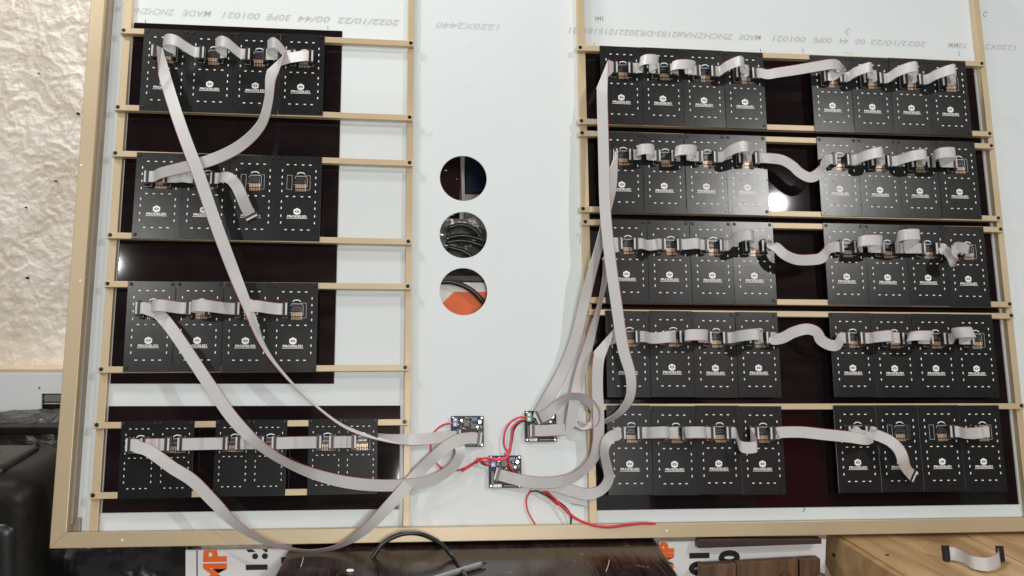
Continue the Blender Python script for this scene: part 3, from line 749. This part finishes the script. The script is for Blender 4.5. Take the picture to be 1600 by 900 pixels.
# left section
for key, i, typ, x0, x1, pk, py, kw in [
    ('L1', 0, 'L', 255, None, .066, 62, {}), ('L1', 1, 'L', 337, None, .066, 65, {}), ('L1', 2, 'L', 418, None, .068, 70, {}),
    ('L2', 0, 'S', None, None, .020, 275, {}),
    ('L3', 0, 'L', 237, None, .044, 478, {}), ('L3', 1, 'L', 299, None, .044, 480, {}), ('L3', 2, 'L', 381, None, .044, 482, {})]:
    o4 = ['first', 'second', 'third', 'fourth']
    ex = {('L1', 2): ' curl', ('L2', 0): ' bridge'}.get((key, i), ' loop')
    jumper(jl(rown[key[1]], 'left', o4[i], o4[i + 1], ex), GJ, (key, i, 1), (key, i + 1, 0), typ, x0, x1, pk, py=py, **kw)
for i, (pk, dv) in enumerate(((.022, 0), (.020, .0), (.024, 0), (.022, 0), (.020, 0))):
    nm = ['inside the first pair', 'from the first to the middle pair', 'inside the middle pair', 'from the middle to the last pair', 'inside the last pair'][i]
    jumper(f'flat grey ribbon {nm} of small boards at bottom left', GJ, ('L4', i, 1), ('L4', i + 1, 0), 'S', pk=pk, py=690)
# right section
RJ = [('R1a', 0, 'O', 1001, 1029, .056, 105, dict(slant=-8)), ('R1a', 1, 'O', 1050, 1086, .044, 110, dict(slant=-16, dv=-.002)), ('R1a', 2, 'R', None, 1163, .066, 100, {}),
      ('R1b', 0, 'R', None, 1363, .064, 108, dict(slant=-4)), ('R1b', 1, 'R', None, 1434, .070, 108, dict(dv=.002)), ('R1b', 2, 'R', None, 1493, .070, 108, {}),
      ('R2a', 0, 'O', 997, 1023, .050, 238, {}), ('R2a', 1, 'O', 1056, 1089, .052, 240, dict(slant=-8)), ('R2a', 2, 'R', None, 1172, .068, 232, dict(dv=.004)),
      ('R2b', 0, 'R', None, 1380, .064, 240, {}), ('R2b', 1, 'R', None, 1448, .060, 245, {}), ('R2b', 2, 'O', 1463, 1492, .066, 240, dict(dv=.003)),
      ('R3a', 0, 'S', None, None, .036, 385, dict(dv=-.006, slant=8)), ('R3a', 1, 'S', None, None, .026, 385, {}), ('R3a', 2, 'R', None, 1178, .068, 370, dict(dv=.007)),
      ('R3b', 0, 'O', 1343, 1379, .060, 380, dict(slant=-8, dv=.003)), ('R3b', 1, 'O', 1407, 1437, .070, 372, dict(dv=.013)),
      ('R4a', 0, 'R', None, 1054, .048, 530, dict(dv=-.005)), ('R4a', 1, 'O', 1071, 1106, .042, 525, dict(slant=-6)), ('R4a', 2, 'R', None, 1189, .060, 522, {}),
      ('R4b', 0, 'R', None, 1396, .050, 528, {}), ('R4b', 1, 'O', 1422, 1457, .056, 528, dict(slant=-28)), ('R4b', 2, 'O', 1493, 1521, .062, 520, dict(slant=20, dv=.006)),
      ('R5a', 0, 'R', None, 1046, .044, 676, {}), ('R5a', 1, 'O', 1071, 1104, .044, 676, dict(slant=6)), ('R5b', 2, 'R', None, 1537, .046, 680, dict(dv=-.003))]
for key, i, typ, x0, x1, pk, py, kw in RJ:
    n = i + (4 if key[2] == 'b' else 0)
    ex = {'S': ' strip', 'R': ' fold', 'O': ' loop'}[typ]
    jumper(jl(rown[key[1]], 'right', ordn[n], ordn[n + 1], ex), GJ, (key, i, 1), (key, i + 1, 0), typ, x0, x1, pk, py=py, flip=(key in ('R3a', 'R5a', 'R4a') and i < 2), **kw)

# long ribbons: stations (px, py, n[, tilt deg]) with 'F' folds; start / end tokens give plugs
def long_ribbon(label, st, start=None, end=None, group='long grey ribbon cables', flip=False, w=RW, endstub=None):
    segs = [[]]
    for s in st:
        if s == 'F': segs.append([])
        else: segs[-1].append(s)
    def V(s): u, v = at(s[0], s[1], s[2]); return Vector((u, v, s[2]))
    pl = [[V(s) for s in sg] for sg in segs]
    if start is not None:
        k, a = start[:2]
        if isinstance(k, tuple):
            uu, vv = hdr(*k); p = Vector((uu, vv, PN)); ea = a
            pl[0] = [p + Vector((ea * .0018, 0, .001)), p + Vector((ea * .010, 0, .0012))] + pl[0]; segs[0] = [(0, 0, 0), (0, 0, 0)] + segs[0]
            pa = (uu, vv, PN, 0 if ea > 0 else math.pi)
        else: pa = None
    if end is not None and isinstance(end[0], tuple):
        k, ea = end
        uu, vv = hdr(*k); p = Vector((uu, vv, PN))
        pl[-1] = pl[-1] + [p + Vector((ea * .010, 0, .0012)), p + Vector((ea * .0018, 0, .001))]; segs[-1] = segs[-1] + [(0, 0, 0), (0, 0, 0)]
    L, R = [], []; side = 1; prev_end = None; pend = None
    for si, (sg, P) in enumerate(zip(segs, pl)):
        nxt = pl[si + 1] if si + 1 < len(pl) else None
        Q = list(P); tl = [s[3] if len(s) > 3 else 0 for s in sg]
        SUB = 8
        C = crom(Q, SUB); T = crom([Vector((x, i * 1.0, 0)) for i, x in enumerate(tl)], SUB)
        l, r = [], []
        for i, c in enumerate(C):
            d = C[min(i + 1, len(C) - 1)] - C[max(i - 1, 0)]; d.z = 0
            if d.length < 1e-6: d = Vector((1, 0, 0))
            d.normalize(); pr = Vector((-d.y, d.x, 0)) * side
            a = math.radians(T[i].x); wv = (pr * math.cos(a) + Vector((0, 0, 1)) * math.sin(a)) * (w / 2)
            l.append(c + wv); r.append(c - wv)
        def crease(pt, d1, d2, sd):
            d1 = Vector((d1.x, d1.y, 0)).normalized(); d2 = Vector((d2.x, d2.y, 0)).normalized(); t_ = d1 + d2
            t_.normalize(); p1 = Vector((-d1.y, d1.x, 0)) * sd; q = t_.dot(p1)
            s = (w / 2) / q if abs(q) > .2 else (w / 2) / (.2 if q >= 0 else -.2)
            return pt + t_ * s, pt - t_ * s
        if si > 0:
            a, b = prev_cr; m0 = (a + b) / 2
            # drop the rings that lie behind the crease
            k = 0
            dd = C[min(3, len(C) - 1)] - C[0]; dd.z = 0; dd.normalize()
            far = max((a - m0).dot(dd), (b - m0).dot(dd))
            while k < len(C) - 2 and (C[k] - m0).dot(dd) < far + .001: k += 1
            l, r = [a + Vector((0, 0, .0016))] + l[k:], [b + Vector((0, 0, .0016))] + r[k:]
            C = [m0] + C[k:]
        if nxt:
            pt = nxt[0]; d1 = C[-1] - C[-min(6, len(C))]; d2 = nxt[1] - nxt[0]
            a, b = crease(pt, d1, d2, side)
            dd = Vector((d1.x, d1.y, 0)).normalized(); near = min((a - pt).dot(dd), (b - pt).dot(dd))
            while len(C) > 2 and (C[-1] - pt).dot(dd) > near - .001: C.pop(); l.pop(); r.pop()
            l.append(a); r.append(b); prev_cr = (a, b)
            side = -side
        L += l; R += r
    plugs = []
    if start is not None and isinstance(start[0], tuple): plugs.append(pa)
    if end is not None and isinstance(end[0], tuple): uu, vv = hdr(*end[0]); plugs.append((uu, vv, PN, 0 if end[1] > 0 else math.pi))
    if endstub:
        for e in endstub:                                     # (at start? , )
            c = (L[0] + R[0]) / 2 if e == 's' else (L[-1] + R[-1]) / 2
            c2 = (L[3] + R[3]) / 2 if e == 's' else (L[-4] + R[-4]) / 2
            d = c2 - c; plugs.append((c.x, c.y, c.z - .001, math.atan2(d.y, d.x)))
    cable(label, group, L, R, plugs, flip=flip)

NB = NS + .018          # ribbon height over the controllers
long_ribbon('long grey ribbon hanging from the top left board down to the left controller',
            [(247, 85, .0165), 'F', (251, 96, .03), (262, 135, .045), (283, 200, .075), (311, 275, .085), (337, 350, .075), (365, 425, .06, 20), (390, 488, .045, 45), (412, 542, .035, 72), (450, 592, .03, 80), (497, 637, .02, 81), (545, 670, .01, 74), (600, 684, NB + .004, 48), (650, 687, NB, 10), (690, 684, NB, 0), (716, 682, NB, 0)],
            ((('L1', 0, 0)), 1), endstub='e')
long_ribbon('grey ribbon swinging from the top row down to the second row of the left section',
            [(455, 90, .024), (437, 92, .032), 'F', (433, 96, .036), (423, 122, .045, 36), (420, 155, .05, 54), (408, 195, .06, 52), (375, 228, .065, 36), (330, 250, .07, 12), (285, 262, .055, 0), (250, 271, .03, 0)],
            (('L1', 3, 1), -1), (('L2', 0, 0), 1), flip=True)
long_ribbon('grey ribbon with a free end dangling over the second row of the left section',
            [(345, 277, .024), (358, 278, .036), (369, 289, .038), (377, 305, .034), (384, 322, .024), (392, 337, .012)], (('L2', 1, 1), 1), endstub='e')
long_ribbon('long grey ribbon running from the third left row across to the left controller',
            [(233, 484, .018), (246, 489, .025), (258, 501, .033), (272, 519, .04), (290, 545, .045), (330, 605, .055), (365, 655, .055), (405, 695, .05, 35), (450, 724, .045, 45), (505, 745, .04, 22), (560, 756, .03, 5), (620, 758, .01, 10), (670, 751, NS + .03, 25), (706, 731, NS + .03, 30), (719, 708, NS + .03, 30), (716, 690, NS + .02, 10), (717, 679, NB, 0)],
            (('L3', 0, 0), 1))
long_ribbon('long grey ribbon sagging below the frame from the bottom left small board',
            [(214, 698, .018), (228, 702, .022), (247, 714, .030), (270, 731, .037), (300, 750, .045, 5), (335, 785, .05, 15), (370, 820, .05, 42), (420, 848, .05, 62), (480, 861, .05, 74), (530, 853, .05, 68), (570, 828, .045, 40), (612, 785, .03, 15), (650, 742, .0, 5), (685, 708, NS + .035, 5), (712, 689, NB + .008, 0), (735, 684, NB, 0), (748, 685, NB, 0)],
            (('L4', 0, 0), 1), endstub='e')
# right side
long_ribbon('long straight grey ribbon dropping from the top right row down to the right controller',
            [(948, 108, .0185), 'F', (941, 116, .024), (941, 150, .035), (943, 230, .045), (946, 330, .050), (953, 400, .052), (964, 480, .052), (974, 545, .050), (986, 590, .045, 15), (984, 622, .035, 30), (968, 645, .02, 52), (945, 659, .005, 66), (918, 663, -.005, 66), (900, 657, .0, 40), (896, 640, .02, 20), (905, 625, .03, 20)][:13] + [(920, 667, -.006, 60), (903, 664, -.010, 50)],
            (('R1a', 0, 0), -1), flip=True)
long_ribbon('grey ribbon looping up from the right controller past the upright',
            [(842, 653, NB), (856, 646, NB + .008, 5), (875, 629, .0, 38), (897, 619, .012, 54), (917, 625, .02, 54), (930, 642, .018, 52), (928, 660, .012, 54), (912, 669, .0, 62), (899, 664, -.01, 60)], endstub='s')
long_ribbon('long grey ribbon from the second right row, behind the straight one, to the right controller',
            [(964, 247, .017), (960, 250, .02), 'F', (957, 258, .024, 10), (957, 290, .028, 30), (948, 335, .028, 45), (936, 385, .026, 38), (924, 430, .022, 30), (912, 480, .01, 20), (900, 530, .0, 10), (880, 580, -.005), (858, 620, NB + .008), (845, 643, NB + .002), (840, 655, NB)],
            (('R2a', 0, 0), -1), flip=True)
long_ribbon('long grey ribbon from the third right row to the lower plug of the right controller',
            [(962, 386, .017), (957, 387, .02), 'F', (949, 395, .02, 20), (946, 430, .022, 50), (937, 475, .020, 58), (922, 530, .01, 30), (906, 585, .0, 12), (898, 625, NS + .03), (893, 655, NS + .026), 'F', (892, 671, NS + .024), (870, 672, NB + .002), (850, 673, NB), (833, 673, NB)],
            (('R3a', 0, 0), -1), endstub='e')
long_ribbon('long grey ribbon from the fourth right row curving down to the lower controller',
            [(955, 529, .018), 'F', (945, 530, .024), (940, 543, .028), (935, 563, .030), (933, 600, .026), (935, 650, .02), (934, 690, .01, 10), (925, 720, -.002, 25), (902, 742, -.010, 30), (868, 753, NS + .022, 15), (830, 753, NB + .002, 5), (800, 747, NB), (778, 741, NB)],
            (('R4a', 0, 0), -1), endstub='e')
long_ribbon('grey ribbon from the bottom right row curling back under the lower controller',
            [(964, 679, .018), (957, 681, .02), (948, 690, .02, 30), (944, 706, .018, 55), (948, 728, .014, 52), (951, 748, .008, 42), (940, 765, .0, 38), (918, 772, -.006, 15), (892, 766, -.012, 5), (862, 758, NS + .012, 10), (830, 760, NS + .008, 15)],
            (('R5a', 0, 0), -1), flip=True)
GB = 'long ribbons bridging the two right banks'
long_ribbon('grey ribbon bridging the gap in the top row of the right section',
            [(1199, 116, .02), (1215, 113.5, .03), (1245, 109, .04), (1280, 103, .05), (1303, 100, .055), (1312, 103, .048), (1313, 108, .036), (1306, 115, .028), (1298, 120, .022)], (('R1a', 3, 1), 1), (('R1b', 0, 0), 1), GB)
long_ribbon('grey ribbon bridging the gap in the second row with a deep sag',
            [(1200, 247, .018), (1222, 250, .02), (1238, 259, .02), (1250, 270, .02), (1266, 277, .022), (1279, 271, .026), (1285, 262, .028, 45), (1288, 255, .026, 30)], (('R2a', 3, 1), 1), (('R2b', 0, 0), -1), GB, flip=False)
long_ribbon('grey ribbon bridging the gap in the third row from the glare lit board',
            [(1206, 383, .026), (1214, 387, .036), (1225, 397, .040), (1243, 405, .036), (1265, 406, .032), (1283, 403, .03), (1291, 394, .028, 30), (1295, 388, .022, 20)], (('R3a', 3, 1), 1), (('R3b', 0, 0), -1), GB)
long_ribbon('grey ribbon bridging the gap in the fourth row with a high hump',
            [(1208, 530, .018), (1222, 528, .024), (1240, 519, .032), (1262, 514, .036), (1276, 519, .034), (1283, 531, .03, 15), (1297, 539, .028, 5), (1308, 539, .026, 20), (1312, 532, .02, 20)], (('R4a', 3, 1), 1), (('R4b', 0, 0), -1), GB)
long_ribbon('grey ribbon bridging the gap in the bottom row with a flat folded end',
            [(1215, 676, .018), (1250, 675, .022), (1290, 679, .028), (1330, 683, .034), (1350, 686, .036), (1357, 685, .030), (1352, 682, .024), (1335, 678, .020)], (('R5a', 3, 1), 1), (('R5b', 0, 0), 1), GB, flip=False)
jumper('grey ribbon drooping in a vee between third and fourth boards, bottom row, right section', GJ, ('R5a', 2, 1), ('R5a', 3, 0), 'S', pk=.048, dv=-.024, py=690)
long_ribbon('crumpled grey ribbon curl between the last two boards of the third right row',
            [(1474, 390, .018), (1481, 394, .025, 30), (1489, 405, .04, 60), (1492, 412, .045, 60), (1496, 405, .05, 55), (1492, 396, .055, 20), (1494, 388, .05, 10), (1500, 386, .03, 30)], (('R3b', 2, 1), 1), (('R3b', 3, 0), 1), GJ)
long_ribbon('grey ribbon with a free end dangling over the bottom row of the right section',
            [(1365, 678, .024), (1376, 682, .034), (1392, 690, .042), (1405, 703, .045, 10), (1411, 717, .045, 20), (1415, 729, .035, 10), (1421, 738, .02), (1426, 743, .012)], (('R5b', 0, 1), 1), endstub='e')

# ================================================================== controllers and their wiring
def controller(px0, py0, px1, py1, label, term, top_left_label):
    n = NS + .008
    (u0, v1), (u1, v0) = at(px0, py0, n), at(px1, py1, n); w_, h_ = u1 - u0, v1 - v0
    root = empty('controller_board', label, 'circuit board', BM((u0 + u1) / 2, (v0 + v1) / 2, n), 'small controller boards on the white sheet')
    X = lambda r: (r - .5) * w_
    Y = lambda r: (.5 - r) * h_
    def add(nm, b, m, bev=.0003, kind=None):
        o = mesh_obj(nm, b.mesh(nm, m, bev), root)
        if kind: o['kind'] = kind
        return o
    add('circuit_board', MBld().box(-w_ / 2, w_ / 2, -h_ / 2, h_ / 2, -.0016, 0), 'pcb_dark')
    for x, y in ((.06, .06), (.94, .06), (.06, .94), (.94, .94)):
        add('standoff', MBld().cyl(X(x), Y(y), -.008, .0012, .0017, 10), 'cap', 0)
    tb = add('terminal_block', MBld().box(X(.04), X(.20), Y(.36), Y(.06), 0, .008), term)
    for y in (.13, .28):
        s = MBld().box(X(.07), X(.15), Y(y + .045), Y(y - .045), .0081, .0084).mesh('terminal_screw', 'label'); mesh_obj('terminal_screw', s, tb)
    add('chip', MBld().box(X(.38), X(.56), Y(.34), Y(.12), 0, .0018), 'chip')
    add('chip', MBld().box(X(.60), X(.78), Y(.42), Y(.26), 0, .0016), 'chip')
    add('trimmer', MBld().box(X(.62), X(.80), Y(.17), Y(.05), 0, .005), 'blue')
    for x, y, r in ((.31, .15, .0022), (.87, .20, .0030), (.80, .36, .0019)):
        add('capacitor', MBld().cyl(X(x), Y(y), 0, .005, r, 16), 'cap', 0)
    b = MBld(); rn = random.Random(px0)
    for _ in range(46):
        x, y = rn.uniform(.22, .95), rn.uniform(.05, .44); b.box(X(x) - .0006, X(x) + .0006, Y(y) - .0004, Y(y) + .0004, 0, .0007)
    add('solder_pads', b, 'pad', 0, 'stuff')
    b = MBld()
    for _ in range(18):
        x, y = rn.uniform(.22, .95), rn.uniform(.05, .44); b.box(X(x) - .0008, X(x) + .0008, Y(y) - .0006, Y(y) + .0006, 0, .0009)
    add('resistors', b, 'gold', 0, 'stuff')
    b = MBld().box(X(.05), X(.14), Y(.90), Y(.48), 0, .0085); add('pin_header', b, 'plug')
    b = MBld().box(X(.86), X(.95), Y(.90), Y(.48), 0, .0085); add('pin_header', b, 'plug')
    add('jumper_block', MBld().box(X(.12), X(.25), Y(.985), Y(.88), 0, .003).box(X(.255), X(.38), Y(.985), Y(.88), 0, .003), 'label')
    b = MBld()
    for x in (.145, .205, .28, .34): b.box(X(x) - .0006, X(x) + .0006, Y(.932) - .0007, Y(.932) + .0007, .0031, .0034)
    add('jumper_pins', b, 'gold', 0, 'stuff')
    b = MBld()
    for k in range(9): b.box(X(.46 + k * .05), X(.49 + k * .05), Y(.95), Y(.93), 0, .0001)
    add('silkscreen', b, 'silk', 0, 'stuff')
controller(705, 650, 756, 698, 'left black controller board with blue terminal and two ribbons', 'blue', 0)
controller(820, 642, 870, 690, 'right black controller board with green terminal, highest of the three', 'green', 0)
controller(764, 712, 815, 762, 'lowest black controller board with blue terminal and red wires crossing it', 'blue', 0)

def wire(label, pts, r, m, group='thin wires between the controller boards', cat='wire', name='wire'):
    P = [Vector((*at(x, y, n), n)) for x, y, n in pts]; c = P[0].copy()
    t = empty(name, label, cat, BM(c.x, c.y, c.z), group)
    tube('insulation', [p - c for p in P], r, m, t, 8, 8)
n1, n2, n3 = NS + .006, NS + .012, NS + .018
wire('red wire looping from the left controller terminal round to the lowest controller', [(710, 662, n2), (700, 662, n2), (687, 667, n1), (676, 680, n1), (673, 700, n1), (679, 720, n1), (698, 735, n1), (722, 733, n1), (743, 722, n2), (756, 716, n3), (772, 716, n3)], .0017, 'red_wire')
wire('second red wire beside the first below the left controller', [(722, 736, n1), (738, 726, n2), (746, 719, n3), (752, 722, n2), (762, 726, n2), (772, 724, n2)], .0017, 'red_wire')
wire('outer red wire arching from the green terminal to the lowest controller', [(824, 652, n2), (812, 652, n2), (798, 660, n2), (789, 676, n2), (788, 696, n2), (795, 710, n3), (790, 717, n3 + .004), (776, 719, n3 + .003), (760, 716, n3), (745, 717, n3)], .0017, 'red_wire')
wire('inner red wire arching from the green terminal to the lowest controller', [(824, 655, n2), (812, 658, n2), (802, 668, n2), (799, 690, n2), (797, 706, n3), (791, 714, n3), (778, 717, n3), (762, 721, n3), (746, 719, n3)], .0017, 'red_wire')
wire('red wire crossing down over the lowest controller', [(790, 708, n3), (794, 718, n3), (798, 730, n3 + .004), (804, 741, n2)], .0017, 'red_wire')
wire('black wire running beside the red ones under the green terminal', [(822, 657, n2), (811, 661, n2), (803, 672, n1), (800, 690, n1), (797, 704, n1)], .0015, 'black_wire')
wire('black wire tucked beside the twisted red wires', [(766, 727, n1), (757, 726, n2), (748, 720, n2), (744, 724, n1)], .0015, 'black_wire')
wire('thick red lead leaving over the bottom frame rail to the right', [(838, 758, n1), (850, 766, n1), (862, 775, n2), (880, 793, n3), (900, 810, .0), (925, 820, .0125), (950, 823.5, .0135), (980, 820, .0135), (1005, 817.5, .0125), (1028, 819.5, .006), (1045, 824, -.008)], .0024, 'red_wire', cat='wire')
wire('second thick red lead twisted with the first below the ribbon', [(832, 757, n1), (846, 766, n1), (858, 777, n1), (872, 789, n2)], .0020, 'red_wire')
wire('thin dark red loop of wire going down behind the frame, left of the black one', [(829, 767, n1), (823, 779, n1), (824, 796, n1), (831, 811, n1), (841, 825, n1 + .004)], .0014, 'red_wire')
wire('thin black wire curving down behind the bottom frame rail', [(828, 768, n2), (838, 767, n2), (852, 773, n2), (868, 781, n2 + .003), (884, 793, n2), (892, 806, n2), (891, 826, n1)], .0016, 'black_wire')

# ================================================================== things on the table and the crate
q = [PZ(556, 915, Z0 + .006), PY(575, 882, -.10), PY(598, 850, -.085), PY(626, 835, -.08), PY(655, 834, -.08), PY(685, 847, -.09), PY(708, 870, -.11), PZ(730, 905, Z0 + .006)]
t = empty('black_cable', 'thick black cable arching over the bottom frame rail above the table', 'cable', T4(q[0]))
tube('cable', [p - q[0] for p in q], .0038, 'black_cable', t, 10, 10)
q = [PZ(672, 906, Z0 + .005), PZ(720, 891, Z0 + .005), PZ(752, 881.5, Z0 + .005)]
t = empty('grey_cable', 'short grey sheathed cable end lying on the dark table', 'cable', T4(q[0]))
tube('sheath', [p - q[0] for p in q], .0042, 'cap' if 0 else 'grey_sheath' if 'grey_sheath' in MAT else 'case', t, 10, 6)
mat('grey_plastic', (.26, .26, .26), .5); t.children[0].data.materials.clear(); t.children[0].data.materials.append(MAT['grey_plastic'])
tube('core', [q[2] - q[0], q[2] - q[0] + (q[2] - q[1]).normalized() * .008], .0018, 'black_wire', t, 8, 3)
c = PZ(547, 893, Z0)
t = empty('plastic_ring', 'tiny white plastic ring lying on the dark table', 'ring', T4(c))
tube('ring', [Vector((.0048 * math.cos(a), .0034 * math.sin(a), .0016)) for a in [math.pi * 2 * i / 10 for i in range(11)]], .0014, 'label', t, 8, 3)
# wooden splinters / scratches with depth of their own on the table
for (x0, y0, x1, y1) in ((474, 868, 470, 886), (952, 875, 947, 893)):
    a, b = PZ(x0, y0, Z0), PZ(x1, y1, Z0)
    t = empty('wood_splinter', 'pale splinter lying near the ' + ('left' if x0 < 600 else 'right') + ' end of the dark table top', 'splinter', T4(a))
    tube('splinter', [Vector((0, 0, .0004)), (b - a) / 2 + Vector((.001, 0, .001)), b - a + Vector((0, 0, .0004))], .0006, 'ledge', t, 5, 3)
# short ribbon on the crate
zt = zc
s0, s1 = PZ(1478, 872, zt), PZ(1556, 876, zt)
Pc = [PZ(1477, 876, zt) + Vector((0, 0, .012)), PZ(1490, 876, zt) + Vector((0, -.001, .012)), PZ(1502, 880, zt) + Vector((0, 0, .012)), PZ(1520, 890, zt) + Vector((0, 0, .012)), PZ(1540, 893, zt) + Vector((0, 0, .012)), PZ(1556, 888, zt) + Vector((0, 0, .012)), PZ(1561, 882, zt) + Vector((0, 0, .012)), PZ(1560, 877, zt) + Vector((0, 0, .012))]
C = crom(Pc, 8); base = C[0] - Vector((0, 0, .012))
t = empty('ribbon_cable', 'short loose grey ribbon cable with two black plugs on the pine crate', 'ribbon cable', T4(base))
up = Vector((0, .0035, .0102))
mesh_obj('ribbon', ribbon_mesh([p - base + up for p in C], [p - base - up for p in C]), t)
for p, dx in ((C[0], 0), (C[-1], .002)):
    me = MBld().box(-.004, .0045, -.0055, .0045, -.0122, .0132).mesh('plug', 'plug', .0006)
    o = mesh_obj('plug', me, t); o.location = p - base + Vector((dx, 0, 0)); o.rotation_euler = (-.25, 0, .1)

# ================================================================== things behind the sign, seen through the three holes
# orange-and-white carton
yb_ = .135
xa, xb = PY(640, 460, yb_).x, PY(830, 460, yb_).x; zt_ = PY(724, 441, yb_).z
t = empty('carton', 'white and orange printed carton behind the lowest round hole', 'carton', T4(((xa + xb) / 2, yb_, 0)))
mesh_obj('box', MBld().box(xa - (xa + xb) / 2, xb - (xa + xb) / 2, 0, .20, 0, zt_).mesh('c', 'label', .002), t)
mb = MBld(); cx = (xa + xb) / 2
P = [PY(a, b, yb_) for a, b in ((660, 530), (830, 530), (830, 456), (709, 456), (690, 475), (660, 500))]
yprism([(p.x - cx, p.z) for p in P], -.0016, -.0004)
mesh_obj('orange_print', mb.mesh('o', 'orange'), t)
mesh_obj('lid_tape', MBld().box(xa - cx, xb - cx, -.003, .02, zt_ + .001, zt_ + .012).mesh('c', 'brown_board', .002), t)
# crumpled bag of cable on top
z1 = PY(724, 434, .2).z; z2 = PY(724, 345, .2).z
o = blob('cable_bag', PY(655, 360, .2).x, PY(800, 360, .2).x, .205, .34, z1, z2, 'clear_bag', .016, 13, 50, 34, 9)
setp(o, 'crumpled grey plastic bag behind the middle round hole', 'bag')
for k, pts in enumerate((((700, 356), (722, 351), (742, 360), (754, 378), (758, 392)), ((697, 372), (722, 368), (748, 373), (765, 380)), ((696, 379), (722, 376), (748, 382), (765, 392)), ((700, 386), (722, 392), (738, 402), (744, 412)))):
    P = [PY(a, b, .172 - .002 * k) for a, b in pts]
    o = tube('cable_coil', P, .0042, 'black_cable', None, 8, 8); setp(o, 'black cable coil turn ' + ['arching over the grey bag', 'lying highest across the grey bag', 'lying lower across the grey bag', 'curving under the grey bag'][k] + ' behind the middle hole', 'cable', 'turns of black cable behind the middle hole')
P = [PY(a, b, .119) for a, b in ((680, 441), (700, 440), (718, 444), (736, 453), (752, 468), (768, 485))]
o = tube('black_cable', P, .0048, 'black_cable', None, 8, 8); setp(o, 'black cable crossing in front of the orange carton in the lowest hole', 'cable')
# cabinet behind the top hole
yk = .36
t = empty('cabinet', 'dark blue cabinet with a pale trim behind the top round hole', 'cabinet', T4((PY(724, 300, yk).x, yk, PY(724, 345, yk).z)))
c = t.matrix_world.translation
f = lambda a, b: PY(a, b, yk) - c
mesh_obj('maroon_panel', MBld().box(f(650, 300).x, f(719, 300).x, .01, .05, 0, f(700, 200).z).mesh('m', 'maroon'), t)
mb = MBld(); P = [f(722, 330), f(727, 330), f(724, 220), f(719, 220)]; yprism([(p.x, p.z) for p in P], -.004, .05); mesh_obj('trim', mb.mesh('m', 'trim'), t)
mesh_obj('blue_door', MBld().box(f(727, 300).x, f(830, 300).x, 0, .05, f(724, 303).z, f(724, 200).z).mesh('m', 'dark_blue', .002), t)
mesh_obj('door_rail', MBld().box(f(727, 300).x, f(830, 300).x, -.006, .0, f(724, 303).z, f(724, 295).z).mesh('m', 'dark_blue', .002), t)
mesh_obj('sill', MBld().box(f(727, 300).x, f(830, 300).x, -.002, .05, 0, f(724, 303.5).z).mesh('m', 'trim'), t)
